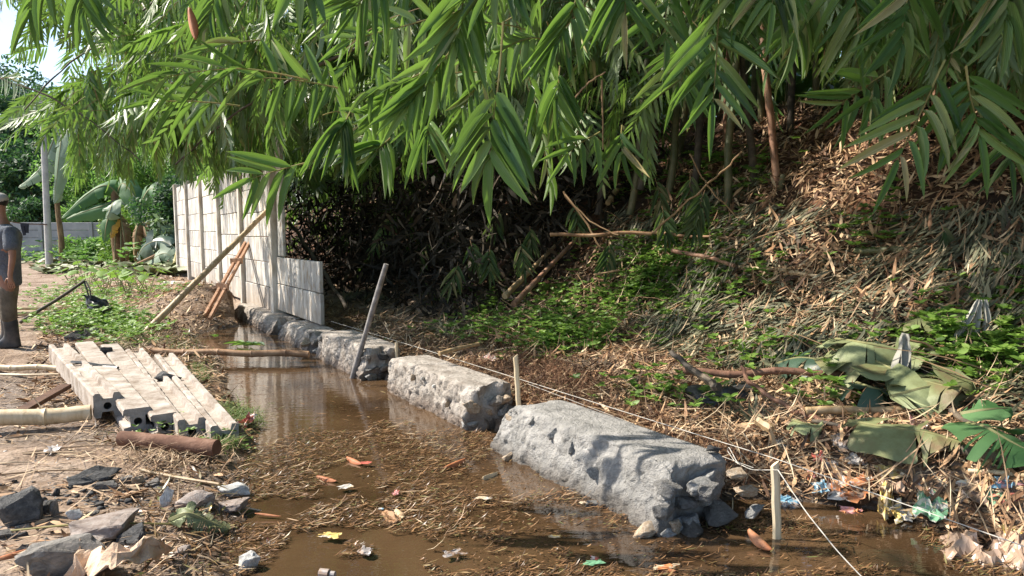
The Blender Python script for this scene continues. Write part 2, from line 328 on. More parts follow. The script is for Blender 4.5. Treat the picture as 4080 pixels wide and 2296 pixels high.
# ---------------------------------------------------------------- rocks
def rock_mesh(seed, k=16, flat=1.0, sub=2, amp=.05):
    r_ = random.Random(seed); bm = bmesh.new()
    for i in range(k):
        v = Vector((r_.gauss(0, 1), r_.gauss(0, 1), r_.gauss(0, 1))).normalized(); q = .72 + .28 * r_.random()
        # blocky: push towards a cube
        mxx = max(abs(v.x), abs(v.y), abs(v.z)); v = v.lerp(v / mxx * .8, .7) * q
        bm.verts.new((v.x * .5, v.y * .5, v.z * .5 * flat))
    bmesh.ops.convex_hull(bm, input=bm.verts[:])
    bmesh.ops.delete(bm, geom=[v for v in bm.verts if not v.link_faces], context='VERTS')
    bmesh.ops.bevel(bm, geom=bm.edges[:], offset=.025, segments=1, affect='EDGES')
    if sub:
        bmesh.ops.triangulate(bm, faces=bm.faces[:])
        bmesh.ops.subdivide_edges(bm, edges=[e for e in bm.edges if e.calc_length() > .12], cuts=sub, use_grid_fill=True)
        bmesh.ops.triangulate(bm, faces=bm.faces[:])
        P = np.array([v.co[:] for v in bm.verts]); D = fbm3v(P + seed, 3.5, 4) * amp
        # layered (bedded) steps
        D[:, 2] += np.round(P[:, 2] * 9 + D[:, 0] * 8) / 9 * .25 - P[:, 2] * .25
        for v, d in zip(bm.verts, D): v.co += Vector(d)
    me = bpy.data.meshes.new('rock'); bm.to_mesh(me); bm.free()
    me.polygons.foreach_set('use_smooth', [False] * len(me.polygons)); return me
ROCKS = [rock_mesh(10 + i, 12 + i % 5, 1.0, 2) for i in range(9)]
def rock_obj(name, i, loc, size, rot, mat, parent=None, sunk=.12):
    key = (i % 9, mat.name)
    if key not in _rm:
        me = ROCKS[i % 9].copy(); me.materials.append(mat); _rm[key] = me
    o = link(name, _rm[key], parent)
    o.scale = size; o.rotation_euler = rot
    l0 = Vector(loc)
    o.location = l0 - parent_world(parent) if parent else l0
    return o
_rm = {}

# ---------------------------------------------------------------- stone footing, five separate lengths
def boxgrid(na, nb, nc):
    pts = {}; V = []; F = []
    def vid(i, j, k):
        q = (i, j, k)
        if q not in pts: pts[q] = len(V); V.append((i / na, j / nb, k / nc))
        return pts[q]
    for i in range(na):
        for j in range(nb):
            F.append([vid(i, j, nc), vid(i + 1, j, nc), vid(i + 1, j + 1, nc), vid(i, j + 1, nc)])
    for i in range(na):
        for k in range(nc):
            F.append([vid(i, 0, k), vid(i + 1, 0, k), vid(i + 1, 0, k + 1), vid(i, 0, k + 1)])
            F.append([vid(i, nb, k + 1), vid(i + 1, nb, k + 1), vid(i + 1, nb, k), vid(i, nb, k)])
    for j in range(nb):
        for k in range(nc):
            F.append([vid(0, j, k + 1), vid(0, j + 1, k + 1), vid(0, j + 1, k), vid(0, j, k)])
            F.append([vid(na, j, k), vid(na, j + 1, k), vid(na, j + 1, k + 1), vid(na, j, k + 1)])
    return np.array(V), np.array(F)
def footing(label, s0, s1, ft, fb, zt, mat, amp, stones, res=.014, s0b=0, s1b=0, z0=-.12, back=0.0):
    L = s1 - s0; na = int(L / res); nb = int(.36 / res); nc = int((zt - z0) / res)
    V, F = boxgrid(na, nb, nc); a, b_, c = V.T
    # rounded arris where the mortar slumps over the front edge
    s = s0 + a * L; z = z0 + c * (zt - z0)
    s = s - s0b * (1 - c) * (1 - a) + s1b * (1 - c) * a
    front = fb + (ft - fb) * c ** 1.6; t_ = front + (back - front) * b_
    edge = np.exp(-(((1 - c) * (zt - z0)) / .02)) * np.exp(-(b_ * .36) / .02); z = z - edge * .012; t_ = t_ + edge * .008
    e2 = np.exp(-((1 - c) * (zt - z0)) / .06) * np.exp(-np.minimum(a, 1 - a) * L / .04); z = z - e2 * .02
    X, Y = xy(s, t_); P = np.stack([X, Y, z], -1)
    side = np.clip(1 - b_ * .36 / .03, 0, 1); top = np.clip(1 - (1 - c) * (zt - z0) / .02, 0, 1)
    rough = np.clip(.07 + side * (1 - top) + (1 - np.clip(np.minimum(a, 1 - a) * L / .05, 0, 1)) * .9, 0, 1.2)[:, None]
    big = fbm3v(P, 4.0, 2) * .016 * amp; mid = fbm3v(P, 17.0, 4) * .012 * amp
    # trowel smears: steep little ledges
    q = vn3(P * np.array([10, 10, 14]) + 40) * 5; led = (q - np.floor(q)); led = np.where(led > .85, (1 - led) / .15, led / .85)
    sm = np.zeros_like(P); sm[:, 0] = -NX * led * .016 * amp; sm[:, 1] = -NY * led * .016 * amp
    P = P + (big + mid + sm) * rough
    # gaps between end stones
    endm = (np.clip(1 - a * L / .05, 0, 1))[:, None]
    P = P + fbm3v(P, 7.0, 2) * endm * .05 * amp
    o0 = W((s0 + s1) / 2, (ft + back) / 2, 0)
    th = thing('stone_footing', label, 'footing', o0)
    me = fast_mesh('mortar_body', P - np.array(o0), F, mat=mat, smooth=True)
    link('mortar_body', me, th)
    for i, (ss, tt, z_, sx, sy, sz, mk) in enumerate(stones):
        r_ = random.Random(i * 7 + int(s0 * 100))
        rock_obj('stone', r_.randrange(9), W(ss, tt, z_), (sx, sy, sz), (r_.uniform(-.25, .25), r_.uniform(-.25, .25), R(31) + r_.uniform(-.4, .4)), M[mk], th)
    return th
def end_stones(s0, seed, mats, zt, w=.36, t0=-.42, n=(3, 3), out=.0):
    r_ = random.Random(seed); o = []
    for k in range(n[1]):
        for j in range(n[0]):
            o.append((s0 + out + r_.uniform(-.07, .0), t0 + (j + .5 + r_.uniform(-.2, .2)) * w / n[0], .06 + (k + .45) * (zt - .1) / n[1],
                      r_.uniform(.14, .22), r_.uniform(.12, .19), r_.uniform(.09, .14), r_.choice(mats)))
    return o
SG, ST = 'stone_grey', 'stone_tan'
footing('nearest stone footing block smeared with fresh dark grey mortar, broken end over the water', 4.2, 5.68, -.35, -.47, .4, M['mortar_wet'], 1.0,
        end_stones(4.2, 1, ['mortar_wet', 'mortar_wet', 'mortar_dry', SG], .38, .42, -.46, (3, 3)) +
        [(4.22, -.5, .1, .22, .13, .13, ST), (4.14, -.36, .11, .13, .11, .1, ST), (4.1, -.02, .33, .14, .12, .06, ST), (4.05, .02, .24, .17, .14, .07, ST), (4.03, .05, .15, .16, .1, .07, SG),
         (4.13, -.12, .13, .24, .22, .15, 'mortar_wet'), (4.13, -.3, .1, .18, .18, .13, 'mortar_wet'), (5.42, -.36, .34, .1, .04, .09, SG), (4.12, -.2, .27, .2, .17, .13, 'mortar_wet'), (5.15, -.37, .33, .12, .05, .1, SG), (4.72, -.42, .22, .1, .04, .1, SG),
         (4.95, -.39, .3, .08, .05, .1, SG), (5.55, -.46, .1, .15, .06, .07, ST), (4.65, -.48, .08, .12, .06, .07, SG), (5.68, -.3, .16, .08, .13, .1, ST), (5.7, -.36, .3, .08, .1, .1, ST)], s0b=.03, s1b=.28)
footing('second stone footing block with lumpy beige mortar and a brown corner stone', 6.3, 7.88, -.33, -.37, .4, M['mortar_dry'], 1.15,
        end_stones(6.32, 2, [SG, SG, ST, 'mortar_dry'], .38, .36, -.34, (3, 3)) +
        [(6.28, -.33, .25, .19, .12, .12, ST), (6.3, -.34, .12, .2, .13, .1, SG), (6.24, -.05, .2, .17, .17, .15, SG), (6.9, -.35, .3, .05, .03, .05, 'rock_white'), (7.1, -.36, .33, .05, .03, .05, 'rock_white'),
         (6.62, -.36, .22, .09, .04, .09, ST), (7.3, -.36, .3, .09, .04, .09, ST)], s1b=.05)
footing('third stone footing block behind the leaning pipe, dry beige mortar with a ragged stony end', 8.5, 9.98, -.34, -.4, .4, M['mortar_dry'], 1.15,
        end_stones(8.52, 3, [SG, ST, 'mortar_dry', 'mortar_dry', 'slate'], .38, .36, -.36, (3, 3)) + [(9.9, -.37, .32, .12, .05, .1, SG)], s1b=.1)
footing('stone footing block under the low end panel, brown mortar with a large tan stone', 10.42, 11.85, -.3, -.4, .33, M['mortar_dry'], 1.2,
        end_stones(10.42, 4, [ST, ST, 'mortar_dry', SG], .3, .34, -.36, (2, 2)) + [(10.5, -.4, .2, .24, .12, .16, ST)], s1b=.1)
footing('farthest stone footing block beneath the first tall wall post, dark and crumbling', 12.3, 15.2, -.28, -.42, .3, M['mortar_dry'], 1.3,
        end_stones(12.32, 5, ['slate', 'mortar_dry', SG], .28, .34, -.36, (2, 2)), s1b=.1)

# ---------------------------------------------------------------- precast panel wall
def wash_material():
    m, n, l, b = nt('limewashed_panel')
    tc = n.new('ShaderNodeTexCoord'); oi = n.new('ShaderNodeObjectInfo'); ge = n.new('ShaderNodeNewGeometry')
    ad = n.new('ShaderNodeVectorMath'); ad.operation = 'MULTIPLY_ADD'; l.new(oi.outputs['Random'], ad.inputs[0]); ad.inputs[1].default_value = (3, 3, .3); l.new(ge.outputs['Position'], ad.inputs[2])
    def nz(sc, st_, d=6):
        mp = n.new('ShaderNodeMapping'); mp.inputs['Scale'].default_value = st_; l.new(ad.outputs[0], mp.inputs[0])
        t = n.new('ShaderNodeTexNoise'); t.inputs['Scale'].default_value = sc; t.inputs['Detail'].default_value = d; t.inputs['Roughness'].default_value = .6; l.new(mp.outputs[0], t.inputs[0]); return t.outputs[0]
    a = nz(7, (1, 1, .09), 5); c = nz(1.1, (1, 1, .6), 4)
    s = n.new('ShaderNodeMath'); s.operation = 'ADD'; l.new(a, s.inputs[0]); l.new(c, s.inputs[1])
    r = ramp(n, [(.0, (.2, .2, .2)), (.44, (.27, .265, .26)), (.52, (.4, .385, .36)), (.575, (.6, .575, .53)), (.72, (.73, .7, .65))])
    h = n.new('ShaderNodeMath'); h.operation = 'MULTIPLY'; l.new(s.outputs[0], h.inputs[0]); h.inputs[1].default_value = .53; l.new(h.outputs[0], r.inputs[0])
    st2 = nz(14, (1, 1, .5), 8); r2 = ramp(n, [(.5, (1, 1, 1)), (.64, (.7, .56, .4)), (.75, (.45, .33, .22))]); l.new(st2, r2.inputs[0])
    mu = n.new('ShaderNodeMix'); mu.data_type = 'RGBA'; mu.blend_type = 'MULTIPLY'; mu.inputs[0].default_value = .8; l.new(r.outputs[0], mu.inputs[6]); l.new(r2.outputs[0], mu.inputs[7])
    l.new(mu.outputs[2], b.inputs['Base Color']); b.inputs['Roughness'].default_value = .9
    bu = n.new('ShaderNodeBump'); bu.inputs['Strength'].default_value = .3; bu.inputs['Distance'].default_value = .01; l.new(st2, bu.inputs['Height']); l.new(bu.outputs[0], b.inputs['Normal'])
    return m
M['wash'] = wash_material()
mudline(M['wash'], .3, .85, (.33, .25, .18), .55)
M['post_wall'] = pmat('stained_wall_post', [(.3, .23, .16), (.5, .46, .4), (.68, .66, .62)], 5, .9, .5, 40, (1, 1, .4))
wth = thing('panel_wall', 'tall whitewashed concrete panel wall with a low unfinished near end, under the bamboo', 'wall', W(15, -.05, 0))
ps = [13.28, 15.7, 18.05, 20.4, 22.85, 25.2]; pz = [.28, .27, .32, .38, .42, .46]
def frame_box(name, s0, s1, t0, t1, z0, z1, mat, bev=.008):
    mb = MB(); P = [W(s, t, z) for s in (s0, s1) for t in (t0, t1) for z in (z0, z1)]
    mb.add(P, [(0, 1, 3, 2), (4, 6, 7, 5), (0, 4, 5, 1), (2, 3, 7, 6), (0, 2, 6, 4), (1, 5, 7, 3)])
    return mb.obj(name, mat, wth, bevel=bev)
for i, s in enumerate(ps):
    frame_box('post', s - .085, s + .085, -.15, .045, -.05 if i else .12, pz[i] + 2.5, M['post_wall'], .012)
for i in range(5):
    for k in range(6):
        j = (i * 5 + k * 3) % 4 * .003
        frame_box('panel', ps[i] + .04, ps[i + 1] - .04, -.085 + j, -.03, pz[i + 1 if pz[i + 1] > pz[i] else i] + .405 * k - .02, pz[i + 1 if pz[i + 1] > pz[i] else i] + .405 * k + .375, M['wash'])
for k in range(2): frame_box('panel', 10.9 + .02 * k, ps[0] - .04, -.085 + .006 * k, -.03, .35 + .41 * k, .35 + .41 * k + .4, M['wash'])
tag(frame_box('panel', 12.85, 13.17, -.06, -.01, 1.18, 3.0, M['wash']), 'narrow upright strip beside the first tall post')
# ---------------------------------------------------------------- poles, pipe, props, stakes
def bamboo_pole(name, label, cat, p0, p1, r0, r1, mat, node=.32, sag=0.0, group=None, kink=.006, n=10):
    p0, p1 = Vector(p0), Vector(p1); L = (p1 - p0).length; k = max(6, int(L / .05)); r_ = random.Random(hash(label) % 999 if False else len(label) * 7)
    pts, rad = [], []; nn = max(1, round(L / node)); ph = r_.random() * .6
    side = (p1 - p0).normalized().orthogonal()
    ts = sorted(set([i / k for i in range(k + 1)] + [min(1, max(0, (j + ph) / nn + e / L)) for j in range(nn) for e in (-.018, -.006, 0, .006, .018)]))
    for t in ts:
        q = (t * nn - ph) % 1; d = min(q, 1 - q) * L / nn
        rr = r0 + (r1 - r0) * t; rr *= 1 + .13 * math.exp(-(d / .007) ** 2) + .03 * math.exp(-(d / .03) ** 2)
        pts.append(p0.lerp(p1, t) + Vector((0, 0, -sag * 4 * t * (1 - t))) + side * kink * math.sin(t * nn * 3.1 + 1)); rad.append(rr)
    mb = MB(); mb.tube(pts, rad, n)
    o = mb.obj(name, mat, smooth=False)
    o.data.polygons.foreach_set('use_smooth', [True] * len(o.data.polygons)); o.data.set_sharp_from_angle(angle=R(60))
    return tag(o, label, cat, group)
def stick(name, label, cat, pts, r0, r1, mat, group=None, jit=.0, n=6, sub=5):
    pts = [Vector(p) for p in pts]; out = []; r_ = random.Random(len(label) + int(abs(pts[0].x) * 100))
    for a, b_ in zip(pts[:-1], pts[1:]):
        for i in range(sub): out.append(a.lerp(b_, i / sub))
    out.append(pts[-1]); 
    for _ in range(2): out = [out[0]] + [(out[i - 1] + out[i] * 2 + out[i + 1]) / 4 for i in range(1, len(out) - 1)] + [out[-1]]
    out = [p + Vector((r_.uniform(-jit, jit), r_.uniform(-jit, jit), r_.uniform(-jit, jit))) for p in out]
    mb = MB(); N = len(out) - 1
    mb.tube(out, [(r0 + (r1 - r0) * i / N) * (1 + (.12 if max(r0, r1) < .03 else .02) * math.sin(i * 2.3)) for i in range(N + 1)], n)
    o = mb.obj(name, mat, smooth=True); return tag(o, label, cat, group)
bamboo_pole('bamboo_pole', 'long straight dry bamboo pole propping the white panel wall at a slant', 'pole', at_y(145, 333, 9.9), at_y(271.5, 206.5, 11.75), .047, .038, M['bamboo'], .4)
bamboo_pole('bamboo_pole', 'muddy bamboo pole lying across the pool up to the third footing block', 'pole', at_z(140, 351.5, .2), at_z(309, 354, .17), .036, .038, M['bamboo_wet'], .35, n=12)
bamboo_pole('bamboo_pole', 'thick pale bamboo culm lying on the soil, one end against the concrete posts', 'pole', at_z(-14, 419.5, .23), at_z(91, 413, .22), .058, .056, M['bamboo_pale'], .36, n=16)
bamboo_pole('bamboo_pole', 'thinner bamboo pole on the soil behind the first concrete post', 'pole', at_z(-20, 367, .23), at_z(58, 368, .22), .03, .027, M['bamboo_pale'], .3)
stick('split_bamboo', 'thin split bamboo strip in front of the thinner bamboo pole', 'bamboo strip', [at_z(-20, 374, .2), at_z(25, 375, .2), at_z(62, 374, .2)], .014, .01, M['bamboo_pale'])
bamboo_pole('bamboo_pole', 'peeled pinkish bamboo pole behind the walking man, upper of two', 'pole', at_z(10, 310, .28), at_z(78, 307, .26), .04, .034, M['bamboo_pale'], .5)
bamboo_pole('bamboo_pole', 'peeled pinkish bamboo pole behind the walking man, lower of two', 'pole', at_z(8, 314, .26), at_z(84, 311.5, .25), .045, .04, M['bamboo_pale'], .5)
bamboo_pole('carrying_pole', 'dark pole rising from the soil by the man to a black plastic bundle', 'pole', at_z(20, 323, .22), at_y(85, 281, 11.0), .026, .022, M['bamboo_dark'], .6)
stick('tree_log', 'short rough brown log lying in front of the concrete post ends', 'log', [at_z(121, 438, .24), at_z(168, 443, .225), at_z(217, 448.5, .215)], .046, .052, M['log'], jit=.003, n=14)
mb = MB(); a, b_ = at_z(22, 411, .2), at_z(66, 386, .24); d_ = (b_ - a).normalized(); Mx = Matrix((d_, d_.cross(Vector((0, 0, 1))).normalized(), Vector((0, 0, 1)))).transposed()
mb.box((a + b_) / 2, ((b_ - a).length, .09, .035), Mx)
tag(mb.obj('plank', M['wood_dark'], bevel=.004), 'dark wet board leaning low on the soil behind the thick bamboo culm', 'board')
stick('steel_pipe', 'grey galvanised pipe standing tilted in the pool beside the third footing block', 'pipe', [at_z(351.5, 381, WATER - .03), at_y(386.3, 264, 7.05)], .027, .027, M['steel'], n=16)
# A-shaped wooden prop: two rails and two cleats
pr = thing('timber_prop', 'reddish wooden prop of two narrow rails and two cleats leaning on the wall', 'prop', at_y(206, 318, 11.2))
def beam(name, a, b_, w, h, mat, parent, ext=0):
    a, b_ = Vector(a), Vector(b_); d = (b_ - a).normalized(); s = d.cross(Vector((0, 1, 0))).normalized(); u = s.cross(d)
    mb = MB(); mb.box((a + b_) / 2, ((b_ - a).length + ext, w, h), Matrix((d, s, u)).transposed()); return mb.obj(name, mat, parent, bevel=.003)
ra, rb = at_y(203.8, 317, 11.1), at_y(245.4, 242.5, 13.1); rc, rd = at_y(209.5, 319, 11.0), at_y(250.6, 240.5, 13.1)
beam('rail', ra, rb, .045, .05, M['wood_red'], pr); beam('rail', rc, rd, .045, .05, M['wood_red'], pr)
for q in (.38, .72):
    a = ra.lerp(rb, q) + Vector((-.03, -.05, 0)); b_ = rc.lerp(rd, q - .01) + Vector((.03, -.05, 0)); beam('cleat', a, b_, .1, .04, M['wood_red'], pr, .06)
def stake(label, base, top, w, wet=0):
    base, top = Vector(base), Vector(top); mb = MB(); n = 14; rings = []
    for i in range(n + 1):
        p = base.lerp(top, i / n) + Vector((.0012 * math.sin(i * 1.3), 0, 0)); nd = 1.04 if i % 6 == 3 else 1
        rings.append([p + Vector((w / 2 * math.cos(a) * nd, w * .22 * math.sin(a) + (.1 * w if i == n and math.cos(a) > 0 else 0), (.015 * math.cos(a) if i == n else 0))) for a in (0, .8, 1.57, 2.35, 3.14, 4.2, 5.2)])
    mb.loft(rings); return tag(mb.obj('wooden_stake', M['stake'], smooth=False), label, 'stake')
st1 = stake('tall pale stake standing in the water past the broken end of the nearest footing', at_y(778, 566, 3.3), at_y(775, 464, 3.32), .042)
stake('pale stake between the first and second footing blocks', at_y(519, 412, 5.14), at_y(515.5, 356, 5.14), .036)
stake('short stake peeping over the gap between the second and third footing blocks', at_y(396.5, 357, 7.2), at_y(396.3, 341.5, 7.2), .03)
stake('thin weathered stake tip on the litter just behind the tallest stake', at_y(772, 480, 4.0), at_y(770.5, 451, 4.0), .018)
def line(label, pts, r=.0019, name='string'):
    return stick(name, label, 'string', pts, r, r, M['string'], n=5, sub=8)
tp = at_y(775, 466, 3.30)
line('taut white setting-out string running along the back edge of all footing blocks', [W(10.85, .03, .4), W(8.1, .02, .43), W(6.0, .02, .44), W(4.1, .02, .45), tp + Vector((.02, .05, .02)), W(1.9, -.0, .4)])
line('second thinner string running just below the main setting-out string', [W(6.1, .03, .42), W(4.8, .06, .37), W(4.05, .05, .36)], .0014)
line('white wire from the tall stake down to the lower edge of the pool', [at_y(778, 470, 3.28), at_y(806, 512, 3.05), at_y(838, 552, 2.85), at_y(905, 622, 2.6)], .0026)
line('grey wire loop lying over the mortared end of the nearest footing', [at_y(778, 470, 3.28), at_y(752, 470, 3.45), at_y(735, 462, 3.6), at_y(727, 450, 3.75), at_y(729, 447, 3.72), at_y(738, 464, 3.5)], .002)
# ---------------------------------------------------------------- stack of precast posts
def fence_post(label, a, b_, w, h, roll):
    """a,b: centre of the near / far end faces; H section with a hole in the end"""
    a, b_ = Vector(a), Vector(b_); d = (b_ - a).normalized(); s = Vector((d.y, -d.x, 0)).normalized() ; s = -s if s.x < 0 else s; u = s.cross(-d).normalized()
    if u.z < 0: u = -u
    gw, gd, c = .036, .042, .012; hw = w / 2
    sec = [(-hw + c, -hw), (-gw - .01, -hw), (-gw, -hw + gd), (gw, -hw + gd), (gw + .01, -hw), (hw - c, -hw), (hw, -hw + c), (hw, hw - c), (hw - c, hw), (gw + .01, hw), (gw, hw - gd), (-gw, hw - gd), (-gw - .01, hw), (-hw + c, hw), (-hw, hw - c), (-hw, -hw + c)]
    if roll: sec = [(-y, x) for x, y in sec]
    o0 = (a + b_) / 2 - Vector((0, 0, h / 2)); th = thing('concrete_post', label, 'concrete post', o0)
    mb = MB(); N = 40; rings = []
    r_ = random.Random(int(abs(a.x) * 1000))
    for i in range(N + 1):
        p = a.lerp(b_, i / N); rings.append([p + s * (x + r_.gauss(0, .0015)) + u * (y + r_.gauss(0, .0015)) for x, y in sec])
    mb.loft(rings, cap=False); n_ = len(sec); mb.f.append(tuple(N * n_ + k for k in range(n_)))
    mb.obj('beam', M['post_white'], th)
    bm = bmesh.new(); hr = .027; hy = -.005
    V = [bm.verts.new(a - d * .002 + s * x + u * y - o0) for x, y in sec]; E = [bm.edges.new((V[i], V[(i + 1) % n_])) for i in range(n_)]
    C = [bm.verts.new(a - d * .002 + s * (hr * math.cos(q)) + u * (hr * math.sin(q) + hy) - o0) for q in [i * math.pi / 8 for i in range(16)]]
    E2 = [bm.edges.new((C[i], C[(i + 1) % 16])) for i in range(16)]
    bmesh.ops.triangle_fill(bm, use_beauty=True, edges=E + E2)
    me = bpy.data.meshes.new('end_face'); bm.to_mesh(me); bm.free(); me.materials.append(M['post_end']); link('end_face', me, th)
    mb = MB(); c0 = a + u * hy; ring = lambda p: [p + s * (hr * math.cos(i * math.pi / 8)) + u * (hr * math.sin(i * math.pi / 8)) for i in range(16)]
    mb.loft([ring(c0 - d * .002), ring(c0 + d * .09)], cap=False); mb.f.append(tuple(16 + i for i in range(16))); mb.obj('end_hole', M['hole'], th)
    return th
fence_post('first concrete post of the stack, farthest from the pool and raised on the others', at_y(107.5, 405, 5.25), at_y(59, 352.5, 7.45), .18, .17, 0)
fence_post('second concrete post of the stack, plain flat top and groove turned sideways', at_y(138, 420.5, 5.02), at_y(85, 350, 7.8), .18, .17, 1)
fence_post('third concrete post of the stack, flat topped with a stone at its far end', at_y(165, 426, 4.98), at_y(110.5, 352, 7.75), .175, .17, 1)
fence_post('fourth concrete post of the stack, grooved top with green weeds at its end', at_y(192, 431, 4.88), at_y(135, 357, 7.5), .175, .165, 0)
fence_post('last concrete post of the stack, nearest the pool, with two muddy ridges', at_y(225, 437.5, 4.8), at_y(164.5, 362, 7.25), .18, .17, 0)
mb = MB(); z2 = lambda X, Y, y: at_y(X * .13253, 313.8 + Y * .13253, y)
for pts in ([(540, 385), (560, 375), (650, 380), (770, 400), (880, 405), (890, 415)],):
    P = [z2(x, y, 6.55) + Vector((0, -.05, .02)) for x, y in pts]; V = []
    for p in P: V += [p + Vector((0, -.02, 0)), p + Vector((0, .02, .012))]
    mb.add(V, [(2 * i, 2 * i + 1, 2 * i + 3, 2 * i + 2) for i in range(len(P) - 1)])
mb.tube([z2(535, 400, 6.6), z2(548, 380, 6.5), z2(600, 374, 6.5), z2(640, 376, 6.5)], .006, 6); mb.tube([z2(760, 402, 6.5), z2(890, 408, 6.45)], .016, 6)
tag(mb.obj('strap', M['black_plastic']), 'black plastic strap lying across the first two concrete posts', 'strap')
def lone(label, i, px0, px1, py0, py1, mat, cat='rock', z=.17, thick=.8, rot=None, name='rock', hang=0, tilt=.15):
    """rock whose picture box is (px0..px1, py0..py1), resting on the ground"""
    cx = (px0 + px1) / 2; b_ = on_g(cx, py1 - (py1 - py0) * .12); y = b_.y + hang; w = (px1 - px0) / FPX * y; h = (py1 - py0) / FPX * y
    r_ = random.Random(i * 31 + int(px0)); hz = h * .95; dpt = w * thick
    k = 1.28
    o = rock_obj(name, i, (b_.x, b_.y + dpt * .25, b_.z + hz * .36), (w * k, dpt * k, hz * 1.5), (r_.uniform(-tilt, tilt), r_.uniform(-tilt, tilt), rot if rot is not None else r_.uniform(-.5, .5)), mat)
    return tag(o, label, cat)
# rocks on top of the posts
def on_post(label, i, X0, X1, Y0, Y1, y, mat, flat=1):
    c = z2((X0 + X1) / 2, (Y0 + Y1) / 2, y); w = (X1 - X0) * .13253 / FPX * y; h = (Y1 - Y0) * .13253 / FPX * y
    tag(rock_obj('rock', i, c, (w * 1.25, w * .8, h * 1.2), (.1, .1, .4), mat), label, 'rock')
on_post('dark rounded stone lying at the far end of the concrete posts', 2, 755, 845, 238, 320, 7.3, M['slate'])
on_post('muddy brown stone wedged below the dark stone on the posts', 5, 835, 885, 320, 370, 7.0, M['rock_mud'])
on_post('flat broken piece of dark slate lying across the fourth post', 6, 1145, 1355, 435, 525, 6.25, M['slate'])
# ---------------------------------------------------------------- rocks lower left (picture boxes in zoomed units)
def zr(X0, X1, Y0, Y1): return X0 * .13253, X1 * .13253, 426.7 + Y0 * .13253, 426.7 + Y1 * .13253
RK = [
 ('big flat-topped block of dark slate on the soil, cleanly broken edges', 0, zr(500, 840, 308, 475), 'slate', .7, .1),
 ('large black jagged rock at the left edge, rising to a blunt peak', 3, zr(-90, 290, 490, 775), 'slate', .8, .0),
 ('broad layered slab with a pale sandy top, in front of the small rubble', 4, zr(470, 965, 690, 900), 'rock_mud', .8, .3),
 ('black pointed slate shard tucked against the broad layered slab', 5, zr(830, 1150, 715, 945), 'slate', .5, -.4),
 ('widest purplish-grey slab at the bottom edge, dusted with soil', 7, zr(100, 760, 900, 1220), 'slate_pale', .9, .2),
 ('flat sandy slab behind the widest purplish slab', 8, zr(380, 800, 830, 960), 'rock_mud', .9, .1),
 ('grey stone with a white sunlit face standing alone on the mud', 1, zr(1795, 1960, 925, 1140), 'rock_white', .8, .4),
 ('dark little rock leaning behind a pink wrapper', 2, zr(2070, 2200, 860, 975), 'slate', .8, .1),
 ('small tan stone right of the dark little rock', 6, zr(2190, 2250, 900, 950), 'stone_tan', .9, .1),
 ('grey mortar lump with a pitted surface near the pool edge', 8, zr(1280, 1610, 465, 650), 'rock_mud', .7, -.2),
 ('upright pale chunk at the left end of the pitted mortar lump', 0, zr(1205, 1295, 440, 635), 'rock_white', .8, .1),
 ('cream coloured stone at the pool edge with straw on it', 3, zr(1590, 1870, 445, 540), 'rock_white', .8, .2),
 ('half-buried muddy slab below the cream coloured stone', 4, zr(1620, 1850, 560, 670), 'rock_mud', .9, .1),
 ('pale grey slab lying right below the big flat-topped slate block', 7, zr(680, 885, 425, 512), 'slate_pale', .8, -.1),
 ('angular grey stone right of the big slate block', 1, zr(895, 1010, 365, 445), 'slate_pale', .8, .2),
 ('pinkish wedge-shaped stone between two grey stones', 2, zr(985, 1080, 365, 460), 'stone_tan', .8, .5),
 ('grey stone block right of the pinkish wedge-shaped stone', 5, zr(1080, 1205, 392, 465), 'slate_pale', .8, .1),
 ('long low grey stone ending the row by the bamboo sticks', 6, zr(1110, 1260, 450, 500), 'slate_pale', .8, .1),
 ('narrow slate splinter standing on edge in the rubble', 3, zr(370, 440, 545, 705), 'slate_pale', .5, .7),
 ('dark squarish stone left of the upright slate splinter', 4, zr(275, 385, 550, 690), 'slate', .8, .2),
 ('rounded pinkish-grey stone in the middle of the rubble', 7, zr(490, 612, 630, 725), 'rock_white', .9, .1),
 ('dark triangular shard at the upper edge of the rubble', 8, zr(380, 450, 455, 545), 'slate', .7, .6),
 ('grey stone at the left edge below the large black rock', 1, zr(-60, 90, 780, 865), 'slate_pale', .8, .1),
 ('low dark stone beside the grey stone at the left edge', 2, zr(80, 190, 795, 860), 'slate', .8, .3),
 ('small dusty boulder left of the widest purplish slab', 5, zr(230, 360, 870, 965), 'slate_pale', .8, .1),
 ('small grey stone above the dusty boulder', 6, zr(305, 385, 840, 900), 'slate_pale', .8, .3),
 ('small upright grey stone left of the dusty boulder', 0, zr(115, 200, 895, 960), 'slate', .8, .1),
 ('small dark stone at the right end of the fine rubble', 1, zr(715, 790, 560, 615), 'slate', .8, .1),
 ('small flat stone below the fine rubble', 4, zr(655, 740, 635, 690), 'slate_pale', .8, .4),
 ('light brown stone lump at the end of the crumpled paper sheet', 3, zr(1140, 1250, 875, 980), 'rock_white', .8, .2),
 ('muddy flat stone right of the crumpled paper sheet', 8, zr(1270, 1430, 905, 985), 'rock_mud', .9, .2),
 ('dark broken paving piece on the soil behind the concrete posts', 0, (64, 84, 330, 344), 'slate', .6, .1),
 ('grey broken paving piece touching the dark one behind the concrete posts', 2, (84, 98, 327, 340), 'slate_pale', .6, .1),
 ('small grey stone on the bare soil left of the posts', 2, zr(255, 300, -315, -280), 'slate_pale', .8, .1),
 ('small flat stone on the bare soil near the thin bamboo strip', 5, zr(150, 205, -300, -262), 'slate_pale', .8, .1),
]
for lab, i, (a, b2, c, d), mk, th_, ro in RK: lone(lab, i, a, b2, c, d, M[mk], thick=th_, rot=ro)
# grey concrete rubble at the foot of the far wall end
lone('lump of dried concrete at the foot of the far end of the wall', 4, 178, 190, 271, 280, M['slate_pale'])
